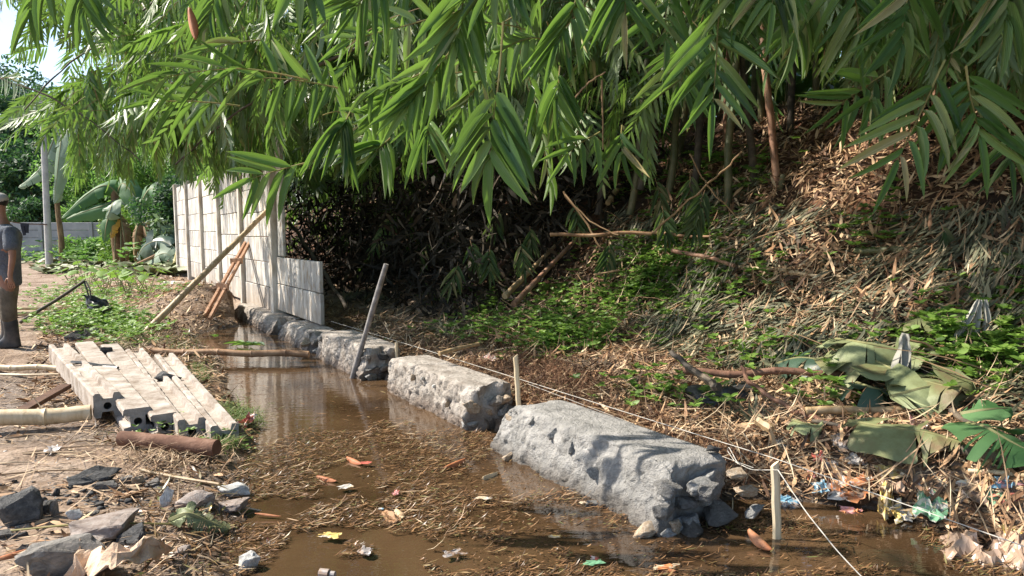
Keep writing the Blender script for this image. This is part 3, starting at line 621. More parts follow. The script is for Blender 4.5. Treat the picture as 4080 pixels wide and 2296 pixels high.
# small rubble: too many and too small to count
me_pool = []
def scatter_rocks(name, n, samp, smin, smax, mat, kind='stuff', sink=.25):
    V, F = [], []; base = []
    for k in range(6):
        bm = bmesh.new(); r_ = random.Random(k + 50)
        for i in range(9):
            v = Vector((r_.gauss(0, 1), r_.gauss(0, 1), r_.gauss(0, .7))).normalized() * .5; bm.verts.new(v)
        bmesh.ops.convex_hull(bm, input=bm.verts[:]); bmesh.ops.delete(bm, geom=[v for v in bm.verts if not v.link_faces], context='VERTS')
        bmesh.ops.triangulate(bm, faces=bm.faces[:]); bm.verts.index_update()
        base.append((np.array([v.co[:] for v in bm.verts]), np.array([[v.index for v in f.verts] for f in bm.faces]))); bm.free()
    off = 0; P = samp(n)
    for i in range(len(P)):
        v, f = base[i % 6]; s = smin + (smax - smin) * rng.random() ** 3; a = rng.random() * 6.28; c_, s_ = math.cos(a), math.sin(a)
        q = v * np.array([s, s * rng.uniform(.6, 1), s * rng.uniform(.3, .7)]); q = np.stack([q[:, 0] * c_ - q[:, 1] * s_, q[:, 0] * s_ + q[:, 1] * c_, q[:, 2]], -1)
        q = q + P[i] + [0, 0, s * .5 * (.5 - sink)]; V.append(q); F.append(f + off); off += len(v)
    o = link(name, fast_mesh(name, np.concatenate(V), np.concatenate(F), mat=mat)); o['kind'] = kind; return o
def samp_px(cx, cy, sx, sy):
    def f(n):
        o = []
        while len(o) < n:
            x, y = random.gauss(cx, sx), random.gauss(cy, sy)
            if y > 250: o.append(on_g(x, y)[:])
        return np.array(o)
    return f
scatter_rocks('slate_rubble', 260, samp_px(72, 496, 38, 9), .012, .06, M['slate'])
scatter_rocks('slate_rubble', 160, samp_px(140, 505, 35, 14), .01, .05, M['slate_pale'])
scatter_rocks('pale_gravel', 260, samp_px(90, 500, 60, 20), .008, .03, M['rock_white'])
scatter_rocks('soil_clods', 500, samp_px(120, 470, 120, 60), .01, .035, M['rock_mud'])
scatter_rocks('soil_clods', 250, samp_px(215, 325, 35, 14), .02, .09, M['rock_mud'])
# ---------------------------------------------------------------- leaves
GREENS = [(.0, (.035, .08, .028)), (.3, (.07, .15, .04)), (.6, (.12, .22, .055)), (.82, (.22, .32, .1)), (.93, (.32, .36, .15)), (1, (.46, .38, .2))]
M['leaf'] = leafmat('bamboo_leaf', GREENS, .3, (.22, .4, .06), .36, spec=.5, under=(.17, .23, .11))
M['leaf_old'] = leafmat('old_bamboo_leaf', [(.0, (.04, .08, .03)), (.5, (.08, .13, .05)), (.8, (.17, .2, .09)), (1, (.35, .28, .15))], .3, (.14, .24, .05), .5, spec=.35, under=(.15, .19, .1))
M['weed'] = leafmat('weed_leaf', [(0, (.06, .12, .02)), (.5, (.13, .23, .04)), (1, (.24, .35, .08))], .3, (.24, .44, .06), .5, stripes=False)
M['grassm'] = leafmat('grass_blade', [(0, (.05, .09, .02)), (.5, (.12, .18, .05)), (1, (.25, .25, .1))], .3, (.2, .35, .06), .6, stripes=False)
M['litter'] = leafmat('dry_bamboo_leaf', [(0, (.045, .022, .012)), (.3, (.15, .075, .036)), (.55, (.29, .16, .08)), (.8, (.46, .29, .155)), (1, (.62, .46, .29))], .0, rough=.7, stripes=False)
M['litter_grey'] = leafmat('withered_grey_leaf', [(0, (.05, .045, .028)), (.4, (.115, .12, .07)), (.75, (.19, .19, .115)), (1, (.33, .26, .16))], .1, (.1, .12, .06), rough=.65, stripes=False)
M['straw'] = leafmat('straw', [(0, (.12, .07, .04)), (.4, (.29, .19, .11)), (.75, (.45, .32, .2)), (1, (.62, .5, .34))], .0, rough=.75, stripes=False)
M['float'] = leafmat('soaked_debris', [(0, (.03, .018, .01)), (.4, (.085, .046, .023)), (.65, (.19, .1, .048)), (.86, (.3, .17, .08)), (.94, (.11, .13, .045)), (1, (.42, .28, .15))], .0, rough=.4, stripes=False)
M['root'] = leafmat('root_fibre', [(0, (.05, .022, .012)), (.6, (.13, .06, .03)), (1, (.24, .13, .07))], .0, rough=.85, stripes=False)
def tpl(us, ws, fold=.12):
    """leaf template: rows across u; returns columns (v,u,fold) and triangles"""
    V = []; F = []; prev = None
    for u, w in zip(us, ws):
        if w == 0: row = [len(V)]; V.append((0, u, 0))
        else:
            row = [len(V), len(V) + 1, len(V) + 2]; V += [(-w / 2, u, fold * w), (0, u, 0), (w / 2, u, fold * w)]
        if prev is not None:
            a, b_ = prev, row
            if len(a) == 1 and len(b_) == 3: F += [(a[0], b_[1], b_[0]), (a[0], b_[2], b_[1])]
            elif len(a) == 3 and len(b_) == 3: F += [(a[0], a[1], b_[1]), (a[0], b_[1], b_[0]), (a[1], a[2], b_[2]), (a[1], b_[2], b_[1])]
            elif len(a) == 3: F += [(a[0], a[1], b_[0]), (a[1], a[2], b_[0])]
        prev = row
    return np.array(V, float), np.array(F)
T_HI = tpl([0, .03, .09, .2, .36, .55, .75, .9, .97, 1], [0, .22, .7, .95, 1, .93, .66, .3, .09, 0])
T_MID = tpl([0, .1, .35, .7, 1], [0, .75, 1, .7, 0], .1)
T_LO = (np.array([(0, 0, 0), (-.5, .35, .05), (.5, .35, .05), (-.36, .72, 0), (.36, .72, 0), (0, 1, 0)], float), np.array([(0, 2, 1), (1, 2, 4), (1, 4, 3), (3, 4, 5)]))
T_OV = (np.array([(0, 0, 0), (-.45, .3, .1), (0, .4, 0), (.45, .3, .1), (-.38, .7, .08), (.38, .7, .08), (0, 1, 0)], float), np.array([(0, 2, 1), (0, 3, 2), (1, 2, 4), (2, 3, 5), (2, 5, 6), (2, 6, 4)]))
def leaves(P, D, N, L, Wd, c, T=T_LO, wav=0):
    """many leaves at once -> V,F,UV (numpy)"""
    P, D, N = (np.asarray(q, float) for q in (P, D, N)); n = len(P)
    D = D / np.linalg.norm(D, axis=1, keepdims=True); S = np.cross(D, N); S /= np.linalg.norm(S, axis=1, keepdims=True) + 1e-9; N = np.cross(S, D)
    t, F = T; k = len(t); L = np.broadcast_to(L, (n,))[:, None, None]; Wd = np.broadcast_to(Wd, (n,))[:, None, None]; c = np.broadcast_to(c, (n,))[:, None, None]
    u = t[:, 1][None, :, None]; v = t[:, 0][None, :, None]; f = t[:, 2][None, :, None]
    tw = (np.random.default_rng(n).uniform(-1, 1, n) * wav)[:, None, None] * u
    V = P[:, None] + D[:, None] * u * L * (1 - .15 * np.abs(c) * u) + S[:, None] * v * Wd + N[:, None] * (f * Wd - c * u * u * L + tw * v * Wd)
    V = V.reshape(-1, 3); FF = (F[None] + (np.arange(n) * k)[:, None, None]).reshape(-1, 3)
    UV = np.tile(np.stack([t[:, 0] + .5, t[:, 1]], -1), (n, 1))
    return V, FF, UV
def leafobj(name, arrs, mat, parent=None, kind=None, label=None, cat=None):
    V, F, UV = arrs; o0 = np.zeros(3)
    if parent: o0 = np.array(parent_world(parent))
    o = link(name, fast_mesh(name, V - o0, F, UV, mat), parent)
    if kind: o['kind'] = kind
    return tag(o, label, cat)
def merge(arrs):
    V = []; F = []; U = []; k = 0
    for v, f, u in arrs: V.append(v); F.append(f + k); U.append(u); k += len(v)
    return np.concatenate(V), np.concatenate(F), np.concatenate(U)
# unit leaf meshes shared by single leaf objects
LEAF = []
for i, c in enumerate((.02, .07, .12, .2, .05, .15)):
    V, F, UV = leaves([(0, 0, 0)], [(0, 1, 0)], [(0, 0, 1)], 1, 1, c, T_HI, 0)
    V[:, 0] += np.sin(V[:, 1] * 3 + i) * .02 * (1 if i % 2 else -1)
    V[:, 2] += .01 * np.sin(V[:, 1] * 22 + i) * (1 - V[:, 1])
    LEAF.append(fast_mesh('leaf', V, F, UV, M['leaf'], smooth=True))
LEAF_OLD = []
for q in LEAF:
    q2 = q.copy(); q2.materials.clear(); q2.materials.append(M['leaf_old']); LEAF_OLD.append(q2)
def leaf_child(parent, p, d, nrm, L, w, i, me=None):
    d = d.normalized(); s = d.cross(nrm).normalized(); nn = s.cross(d)
    o = bpy.data.objects.new('leaf', me or LEAF[i % 6]); COL.objects.link(o); o.parent = parent
    Mx = Matrix((s * w, d * L, nn * L)).transposed().to_4x4(); Mx.translation = p - parent_world(parent); o.matrix_basis = Mx
    return o
def spray_data(p0, d0, length, nleaf, L, w, r_, droop=.5, plane=None, ang=48, g=.35, term=True, fs=.18):
    """twig points and a list of leaves (p, d, n, L, w)"""
    d = Vector(d0).normalized(); p = Vector(p0); pts = [p.copy()]; N = 14; out = []
    dirs = [d.copy()]
    for i in range(N):
        d = (d + Vector((0, 0, -droop / N)) + Vector((r_.gauss(0, .03), r_.gauss(0, .03), r_.gauss(0, .02)))).normalized(); p = p + d * (length / N); pts.append(p.copy()); dirs.append(d.copy())
    pl = Vector(plane) if plane is not None else Vector((r_.gauss(0, 1), r_.gauss(0, 1), r_.gauss(0, .4)))
    for k in range(nleaf):
        f = fs + (1 - fs) * (k + .5) / nleaf; x = f * N; i = min(N - 1, int(x)); q = pts[i].lerp(pts[i + 1], x - i); dd = dirs[i]
        n_ = (pl - dd * pl.dot(dd)).normalized(); s = dd.cross(n_) * (1 if k % 2 else -1)
        a = R(ang * (1.15 - .3 * f) + r_.gauss(0, 5)); v = dd * math.cos(a) + s * math.sin(a) + Vector((0, 0, -g)) + n_ * r_.gauss(0, .1)
        sc = (.72 + .5 * math.sin(math.pi * min(1, f * .85 + .1))) * r_.uniform(.85, 1.1)
        out.append((q, v.normalized(), (n_ + s * r_.gauss(0, .3) * 1.0 + Vector((r_.gauss(0, .15), r_.gauss(0, .15), r_.gauss(0, .1)))).normalized(), L * sc, w * sc))
    if term: out.append((pts[-1], (dirs[-1] + Vector((0, 0, -g * .5))).normalized(), pl, L * .95, w * .9))
    return pts, out
def hero(label, p0, d0, length, nleaf, L, w, droop=.4, plane=(0, -1, .25), seed=0, ang=46, g=.3, group=None, twig=.0035, mat='twig_green', fs=.18, old=False):
    r_ = random.Random(seed * 13 + 5); pts, lv = spray_data(p0, d0, length, nleaf, L, w, r_, droop, plane, ang, g, True, fs)
    th = thing('bamboo_branch', label, 'bamboo branch', pts[0], group)
    mb = MB(); mb.tube(pts, [twig * (1.3 - .8 * i / (len(pts) - 1)) for i in range(len(pts))], 5); mb.obj('twig', M[mat], th, smooth=True)
    for i, (p, d, n_, l, ww) in enumerate(lv): leaf_child(th, p, d, n_, l, ww, r_.randrange(6), LEAF_OLD[r_.randrange(6)] if old else None)
    return th
def pdir(px, py, y): return at_y(px, py, y)
HERO = [ # label, start px, end px, depth, nleaf, leaf px, width px, ang, g, droop, start fraction
 ('large broad-leaved bamboo spray hanging straight down in the middle over the dark hollow', (503, 22), (504.5, 158), 2.75, 12, 70, 13, 33, .12, 0, .5),
 ('long drooping bamboo spray with paired leaves, upper middle right', (720, -30), (713, 105), 3.0, 18, 60, 9.5, 38, .15, 0, .2),
 ('upright bamboo spray of narrow leaves left of the striped-shadow spray', (851, -60), (849, 40), 2.9, 16, 60, 8.5, 34, .15, 0, .2),
 ('bamboo spray crossed by zebra-like bands of shadow', (914, -50), (907, 42), 2.7, 15, 60, 9.5, 36, .15, 0, .2),
 ('long slanting bamboo spray reaching lowest on the right, over the leaf litter', (945, 60), (895, 160), 2.6, 14, 62, 9.5, 38, .25, .1, .15),
 ('bamboo spray at the right edge with long blades ending in pale tips', (966, 66), (970, 138), 2.6, 15, 66, 10, 36, .15, 0, .1),
 ('bamboo spray filling the top right corner, brightest blades pointing down', (1012, -80), (1010, 16), 2.6, 14, 66, 10, 24, .15, 0, .2),
 ('bamboo spray left of the pinkish culm, fanned with bright undersides', (812, -30), (794, 32), 3.0, 12, 54, 9, 34, .2, 0, .3),
 ('bamboo spray at the top edge above the fanned one by the pinkish culm', (786, -60), (772, 8), 2.9, 12, 58, 9, 30, .2, 0, .3),
 ('sunlit yellow-green bamboo spray with broad leaves, upper centre', (475, -35), (452, 40), 3.0, 14, 62, 12, 28, .3, 0, .2),
 ('second sunlit bamboo spray fanning left of the central drooping one', (456, 44), (413, 108), 3.1, 15, 52, 10, 24, .4, .1, .1),
 ('arching bamboo spray with comb-like hanging leaves, upper centre left', (460, 12), (352, 44), 3.9, 15, 40, 8.5, 62, .8, .2, .15),
 ('arching bamboo spray reaching left with narrow bright blades, below the red sheath', (308, 80), (165, 66), 3.6, 11, 50, 5.5, 28, .3, .35, .3),
 ('low arching bamboo spray pointing left over the panel wall', (240, 106), (160, 108), 3.8, 11, 42, 6, 36, .5, .2, .1),
 ('bamboo spray with five broad blades crossing the top of the panel wall', (318, 160), (255, 184), 3.4, 9, 48, 9, 38, .5, .15, .25),
 ('dense comb of dark green bamboo leaves above the wall end', (338, 88), (262, 82), 3.7, 15, 42, 9, 70, 1.0, .2, .1),
 ('pale streaked bamboo leaves hanging in a bunch right of the wall', (350, 112), (340, 135), 3.4, 12, 60, 9, 25, .7, .0, .2),
 ('small bamboo bunch hanging alone in front of the dark hollow', (390, 138), (377, 152), 4.0, 10, 46, 7, 48, .9, .0, .2),
 ('short bamboo spray with pale underside leaves above the hollow', (430, 118), (426, 138), 3.6, 10, 50, 7.5, 32, .6, 0, .2),
 ('bright bamboo blades at the top left corner against the sky', (58, -38), (40, 12), 3.8, 9, 54, 9, 24, .3, 0, .2),
 ('pale bamboo leaves hanging at the top near the left, seen from below', (84, -44), (86, 12), 4.2, 10, 54, 9.5, 30, .4, 0, .2),
 ('two broad pale-striped bamboo leaves hanging near the top, right of the red sheath', (296, -42), (300, -8), 3.0, 4, 58, 13, 18, .3, 0, .2),
 ('bamboo spray with yellow-edged leaves hanging low, right of centre', (622, 125), (620, 158), 4.2, 8, 44, 7, 30, .5, .0, .1),
 ('pale blotched bamboo leaves hanging in a loose row, centre', (600, 132), (566, 152), 4.0, 7, 42, 7, 50, 1.0, 0, .1),
 ('narrow bamboo spray with a single pale central leaf, under the middle canopy', (560, 66), (557, 102), 4.0, 8, 54, 7, 25, .4, 0, .2),
 ('dark shaded bamboo spray behind the slanting one on the right', (890, 70), (842, 108), 3.6, 12, 50, 7, 42, .3, .1, .1),
 ('shaded bamboo spray between the two right-hand drooping sprays', (672, -40), (664, 40), 3.6, 14, 54, 8, 40, .2, 0, .2),
 ('dark bamboo spray behind the long paired-leaf spray', (700, 30), (672, 88), 4.0, 13, 54, 7.5, 42, .3, 0, .1),
 ('blue-green bamboo leaves hanging right of the central spray', (578, -10), (566, 50), 3.4, 12, 52, 8.5, 32, .5, 0, .1),
 ('bamboo spray with leaves spreading right of centre at the top edge', (625, -50), (622, 15), 3.2, 12, 56, 8.5, 34, .3, 0, .2),
 ('bright bamboo spray at the top between the middle and right canopy', (742, -55), (738, 2), 3.0, 11, 54, 9, 34, .3, 0, .3),
 ('green bamboo leaves fanned out above the sunlit central spray', (520, -60), (498, -5), 2.9, 12, 60, 11, 32, .3, 0, .3),
 ('bamboo spray pointing left and down from the top, near the sunlit one', (395, -40), (360, 12), 3.4, 12, 52, 8, 32, .4, 0, .3),
 ('narrow bamboo spray below the red sheath with comb-like blades', (262, 40), (205, 52), 4.2, 12, 40, 6, 42, .8, .2, .2),
 ('bamboo spray with light yellowish blades beside the red sheath', (232, -30), (206, 26), 4.4, 12, 44, 6.5, 32, .6, 0, .2),
 ('bamboo spray with blades slanting over the red-brown litter, above the lowest right one', (880, -10), (884, 30), 2.8, 10, 52, 8, 30, .4, 0, .2),
 ('lone bamboo sprig with one long pale blade left of the slanting spray', (872, 96), (866, 106), 2.9, 4, 58, 7, 20, .3, 0, .2),
 ('shaded bamboo spray low behind the right-edge one', (1010, 128), (1004, 160), 3.4, 10, 48, 7, 36, .3, 0, .2),
]
for i, (lab, a, b_, y, nl, Lp, wp, ang, g_, dr, cu, ) in enumerate(HERO):
    p0 = at_y(a[0], a[1], y); p1 = at_y(b_[0], b_[1], y * .985); L = Lp / FPX * y * 1.02; w = wp / FPX * y * (.95 if i == 0 else .76); nl = int(nl * .85); ang = min(72, ang * 1.22); g_ = g_ * .7
    hero(lab, p0, (p1 - p0) + Vector((0, -.02, dr * .3)), (p1 - p0).length, nl, L, w, dr, (random.choice((-1, 1)) * random.uniform(.15, .5), -1, random.uniform(-.1, .4)), i, ang, g_, fs=cu)

# ---------------------------------------------------------------- mid canopy: many smaller branches
XS = [-60, 0, 25, 60, 100, 150, 190, 230, 270, 300, 340, 400, 430, 470, 540, 600, 640, 690, 740, 790, 840, 900, 960, 1090]
YS = [90, 90, 95, 105, 112, 110, 108, 100, 98, 120, 128, 135, 105, 80, 88, 105, 95, 60, 5, -20, 0, 15, 30, 60]
DS = [9, 9, 9, 9.5, 9.5, 9, 8.5, 7.5, 7, 6.5, 6, 5.5, 5, 4.8, 4.8, 5, 5.2, 5.2, 5.2, 5.5, 5.5, 5.5, 5.5, 5.5]
SUNLIT = [(on_g(a, b_), r) for a, b_, r in ((878, 140, .55), (862, 168, .4), (850, 196, .4), (775, 232, .5), (800, 224, .35), (640, 300, .8), (600, 330, .9), (700, 300, .6), (680, 262, .6), (560, 345, .8), (720, 345, .6), (500, 325, .6), (850, 400, .9), (950, 440, .8), (760, 390, .7), (980, 370, .4), (620, 250, .5), (560, 270, .4), (655, 285, .8), (585, 315, .8), (900, 300, .4), (530, 310, .6))] + [(W(s_, -.1, z_), .55) for s_ in range(11, 26) for z_ in (.9, 1.7)] + [(W(s_ * .8, -.4, .3), .45) for s_ in range(6, 19)]
def lit_zone(p):
    """does this bit of canopy throw its shade where the place is sunlit?"""
    for T, r in SUNLIT:
        v = p - T - Vector((0, 0, .3)); k = v.dot(SUN)
        if k > 0 and (v - SUN * k).length < r + .35: return True
    k = (p.z - .3) / SUN.z; q = p - SUN * k; s, t = st(q.x, q.y)
    if t < -.1 and s > 2.2: return True
    if 1.5 < s < 8.6 and 0 <= t < 2.0 + .35 * math.sin(q.x * 3): return True
    # sunlit weeds in the middle, sunny patch under the culm
    for cx, cy, r in ((.3, 7.4, 1.5), (1.5, 8.5, 1.2), (2.9, 7.4, .35), (1.2, 6.2, 1.0), (1.5, 7.8, 1.2), (3.9, 8.6, .45), (3.4, 7.9, .35), (2.3, 5.4, .6)):
        if (q.x - cx) ** 2 + (q.y - cy) ** 2 < r * r: return True
    # the upper wall face
    k2 = (p.x + 3.6 + .6 * (p.y - 11.4)) ; 
    return False
LM = ['the grey utility pole', 'the shaggy banana plant', 'the lying banana trunks', 'the far end of the panel wall', 'the timber prop', 'the low end panel', 'the dark hollow', 'the second footing block', 'the fallen pole pair', 'the greyish old culms', 'the level dead culm', 'the pinkish banded culm', 'the brown litter slope', 'the wilted banana leaves', 'the long grey shaded pole']
def blabel(px, py, kind):
    k = LM[int(np.clip((px + 50) / 1125 * 15, 0, 14))]; h = 'high' if py < -10 else 'midway' if py < 55 else 'low'
    return f'{kind} bamboo branch hanging {h} over {k}', f'{kind} bamboo branches hanging {h} over {k}'
rc = random.Random(99); TWV, BR = [], []
def sample_spray(i, dmin, dmax, ymin=-75, xr=(-50, 1075)):
    for _ in range(60):
        px = rc.uniform(*xr); low = np.interp(px, XS, YS); py = rc.uniform(ymin, low)
        if px < 52 and -30 < py < 88 and rc.random() < .96: continue           # open sky, upper left
        if 52 < px < 125 and -20 < py < 75 and rc.random() < .6: continue
        y = np.interp(px, XS, DS) + rc.uniform(dmin, dmax); p = at_y(px, py, y)
        if p.z < g(p.x, p.y) + .5: continue
        if lit_zone(p) and rc.random() < .96: continue
        return px, py, p
    return px, py, p
def rdir(px):
    a = rc.uniform(0, 6.28); d = Vector((math.cos(a) * .6 - .3, math.sin(a) * .5 - .15, rc.uniform(-.9, .15))); return d
def shift_len(y): return rc.uniform(.35, .75)
# nearer ones: every leaf its own part
for i in range(66):
    px, py, p = sample_spray(i, -.8, .6, xr=(-40, 560) if i % 3 else (560, 1060))
    lab, grp = blabel(px, py, 'leafy')
    hero(lab, p, rdir(px), rc.uniform(.5, .8), rc.randint(11, 15), rc.uniform(.19, .25), rc.uniform(.026, .036), rc.uniform(.4, 1.0), None, 200 + i, rc.uniform(35, 55), rc.uniform(.5, 1.0), grp)
def baked(p, d, ln, nl, L, w, droop, ang, gg, plane=None):
    pts, lv = spray_data(p, d, ln, nl, L, w, rc, droop, plane, ang, gg); return pts, lv
def lv_arr(lv, T):
    c = np.array([rc.uniform(.02, .35) for _ in lv])
    return leaves([q[0][:] for q in lv], [q[1][:] for q in lv], [q[2][:] for q in lv], [q[3] for q in lv], [q[4] for q in lv], c, T, .5)
for i in range(190):
    px, py, p = sample_spray(i, -.3, 3.0)
    pts, lv = baked(p, rdir(px), rc.uniform(.5, .9), rc.randint(12, 18), rc.uniform(.17, .25), rc.uniform(.022, .034), rc.uniform(.4, 1.1), rc.uniform(35, 60), rc.uniform(.5, 1.1))
    lab, grp = blabel(px, py, 'small fine')
    th = thing('bamboo_branch', lab, 'bamboo branch', pts[0], grp)
    mb = MB(); mb.tube(pts, .003, 4); mb.obj('twig', M['twig'], th)
    leafobj('leaves', lv_arr(lv, T_MID), M['leaf'], th, kind='stuff')
# the countless rest of the grove
acc = []; tw = MB()
def grove(n, dmin, dmax, ymin, xr, Lr=(.17, .25), T=T_LO):
    for i in range(n):
        px, py, p = sample_spray(i, dmin, dmax, ymin, xr)
        pts, lv = baked(p, rdir(px), rc.uniform(.5, 1.0), rc.randint(14, 22), rc.uniform(*Lr), rc.uniform(.022, .036), rc.uniform(.4, 1.1), rc.uniform(35, 60), rc.uniform(.4, 1.1))
        acc.append(lv_arr(lv, T))
        if i % 2: tw.tube(pts[::3], .004, 3, cap=False)
grove(330, .8, 4.5, -75, (-50, 1075), T=T_MID)
grove(330, 1.5, 7, -60, (130, 560), (.2, .3))
grove(430, 2.5, 9, -80, (380, 1090), (.22, .34))
grove(300, -.5, 2.5, -60, (-40, 270), (.2, .28), T_MID)
for i in range(520):
    s = rc.uniform(8.5, 19); t_ = rc.uniform(-.6, 4.5); x, y = xy(s, t_); z = rc.uniform(2.9, 6.5) + (.6 if t_ < .6 else 0)
    p = Vector((x, y, z)); pts, lv = baked(p, rdir(0), rc.uniform(.6, 1.0), 20, rc.uniform(.22, .3), rc.uniform(.03, .045), .6, 50, .8); acc.append(lv_arr(lv, T_LO))
# loose clumps hanging on the left, over the banana plants and the far wall top
for i in range(170):
    px = rc.uniform(70, 262); py = rc.uniform(50, 128); y = rc.uniform(9.2, 12.5); p = at_y(px, py, y)
    if px > 175 and y > 11.2: y = 10.4; p = at_y(px, py, y)
    pts, lv = baked(p, Vector((rc.uniform(-.4, .3), rc.uniform(-.3, .3), -.8)), rc.uniform(.5, .9), rc.randint(12, 18), rc.uniform(.2, .28), rc.uniform(.024, .036), .6, 35, 1.0); acc.append(lv_arr(lv, T_MID)); tw.tube(pts[::3], .004, 3, cap=False)
# upper storey above the frame: shades the grove below it
for i in range(900):
    s = rc.uniform(-2, 16); t_ = rc.uniform(-.5, 6.5); x, y = xy(s, t_); z = rc.uniform(4.2, 8.5); p = Vector((x, y, z))
    if lit_zone(p) or (HOR - (z - CAMZ) / max(y, .5) * FPX > -110): continue
    pts, lv = baked(p, rdir(0), rc.uniform(.8, 1.3), 20, rc.uniform(.26, .36), rc.uniform(.04, .055), .5, 50, .7); acc.append(lv_arr(lv, T_LO))
def shade_for(n, sr, tr, zlo, zhi, holes=(), inframe=False):  # adds sprays up-sun of the given ground, only to cast shade on it
    k_ = 0
    while k_ < n:
        s = rc.uniform(*sr); t_ = rc.uniform(*tr); x, y = xy(s, t_)
        if any((x - a) ** 2 + (y - b2) ** 2 < r * r for a, b2, r in holes): k_ += .3; continue
        z0 = g(x, y); k = (rc.uniform(zlo, zhi) - z0) / SUN.z; p = Vector((x, y, z0)) + SUN * k; k_ += 1
        if p.y < .6 or lit_zone(p): continue
        if not inframe and HOR - (p.z - CAMZ) / p.y * FPX > -95: continue
        pts, lv = baked(p, rdir(0), rc.uniform(.8, 1.2), 20, rc.uniform(.28, .36), rc.uniform(.045, .06), .5, 50, .7); acc.append(lv_arr(lv, T_LO))
shade_for(800, (-3, 7.5), (2.4, 7.5), 4.2, 8, ((3.9, 8.6, .5), (3.4, 7.9, .45), (2.9, 7.4, .4), (1.5, 8.5, 1.2), (4.3, 9.3, .4)))
shade_for(500, (9.6, 17), (.9, 4.5), 3.0, 6, (), True)
# unseen tops of the grove, added overhead to shade its deep part
for i in range(1000):
    p = Vector((rc.uniform(-8, 3), rc.uniform(3, 17), rc.uniform(7.5, 12.5)))
    if HOR - (p.z - CAMZ) / p.y * FPX > -60 or lit_zone(p): continue
    pts, lv = baked(p, rdir(0), rc.uniform(.9, 1.4), 20, rc.uniform(.36, .46), rc.uniform(.07, .095), .5, 50, .7); acc.append(lv_arr(lv, T_LO))
# near-black dead scrub added in the hollow, its colour standing in for shade
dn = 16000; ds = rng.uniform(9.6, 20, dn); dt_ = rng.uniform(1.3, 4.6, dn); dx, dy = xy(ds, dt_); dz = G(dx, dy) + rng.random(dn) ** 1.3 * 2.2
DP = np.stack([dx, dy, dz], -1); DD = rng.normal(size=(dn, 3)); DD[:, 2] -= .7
M['scrub'] = leafmat('hollow_shade_scrub', [(0, (.012, .01, .007)), (.6, (.03, .024, .015)), (.92, (.06, .045, .028)), (1, (.13, .09, .055))], 0, rough=.8, stripes=False)
leafobj('hollow_shade_scrub', leaves(DP, DD, rng.normal(size=(dn, 3)), rng.uniform(.15, .4, dn), rng.uniform(.012, .06, dn), .3), M['scrub'], kind='stuff')
# low curtain behind the hollow and up over the bank crest
for i in range(560):
    s = rc.uniform(6, 24); t_ = rc.uniform(4.3, 8.5) if s < 12 else rc.uniform(2.0, 7); x, y = xy(s, t_); z = g(x, y) + rc.uniform(.2, 5.5)
    if s < 10.5 and z < g(x, y) + 1.0: continue
    p = Vector((x, y, z)); pts, lv = baked(p, rdir(0), rc.uniform(.6, 1.1), 18, rc.uniform(.24, .36), rc.uniform(.035, .055), .6, 50, .8); acc.append(lv_arr(lv, T_LO))
leafobj('bamboo_foliage', merge(acc), M['leaf'], kind='stuff')
tag(tw.obj('bamboo_twigs', M['twig'], origin=(0, 0, 0)), kind='stuff')
# dense dark evergreen backing on the crest, real foliage several metres deep
n = 26000; P = []
while len(P) < n:
    s = rc.uniform(-9, 34); t_ = rc.uniform(7.6, 12) if s < 12 else rc.uniform(6.0, 12); x, y = xy(s, t_); z = g(x, y) + rc.random() * 9; P.append((x, y, z))
P = np.array(P); D = rng.normal(size=(n, 3)); D[:, 2] -= .8; N = rng.normal(size=(n, 3))
leafobj('thicket_foliage', leaves(P, D, N, rng.uniform(.45, .9, n), rng.uniform(.15, .3, n), .2), M['leaf'], kind='stuff')
# near-crest leaf clumps deep in the shade (seen through the gap right of the pinkish culm)
# ---------------------------------------------------------------- culms and dead branches
def culm(label, pts, r0, r1, mat, node=.3, group=None, cat='bamboo culm'):
    pts = [Vector(p) for p in pts]; out = []; rad = []; tot = sum((b_ - a).length for a, b_ in zip(pts[:-1], pts[1:])); acc_ = 0
    for a, b_ in zip(pts[:-1], pts[1:]):
        k = max(2, int((b_ - a).length / .035))
        for i in range(k):
            q = a.lerp(b_, i / k); s = acc_ + (b_ - a).length * i / k; ph = (s / node) % 1; d = min(ph, 1 - ph) * node
            out.append(q); rad.append((r0 + (r1 - r0) * s / tot) * (1 + .14 * math.exp(-(d / .02) ** 2)))
        acc_ += (b_ - a).length
    mb = MB(); mb.tube(out, rad, 8); return tag(mb.obj('bamboo_culm', mat, smooth=True), label, cat, group)
def yp(px, py, y): return at_y(px, py, y)
culm('pinkish banded bamboo culm standing upright at the foot of the litter slope', [yp(783, 218, 8.3), yp(777, 185, 8.3), yp(771, 120, 8.4), yp(764, 60, 8.5), yp(758, -40, 8.8)], .045, .036, M['culm_pink'], .42)
culm('short grey broken bamboo stump leaning beside the pinkish culm', [yp(776, 222, 8.2), yp(779, 195, 8.2), yp(784, 172, 8.25)], .038, .034, M['bamboo_green'], .3)
culm('dark shaded bamboo culm on the crest right of the pinkish culm', [yp(790, 130, 10), yp(793, 60, 10.2), yp(797, -30, 10.5)], .05, .045, M['bamboo_dark'], .4)
culm('thin dark culm left of the pinkish culm, half hidden by leaves', [yp(757, 222, 8.8), yp(752, 150, 8.9), yp(741, 60, 9.1), yp(735, -30, 9.3)], .05, .04, M['bamboo_dark'], .4)
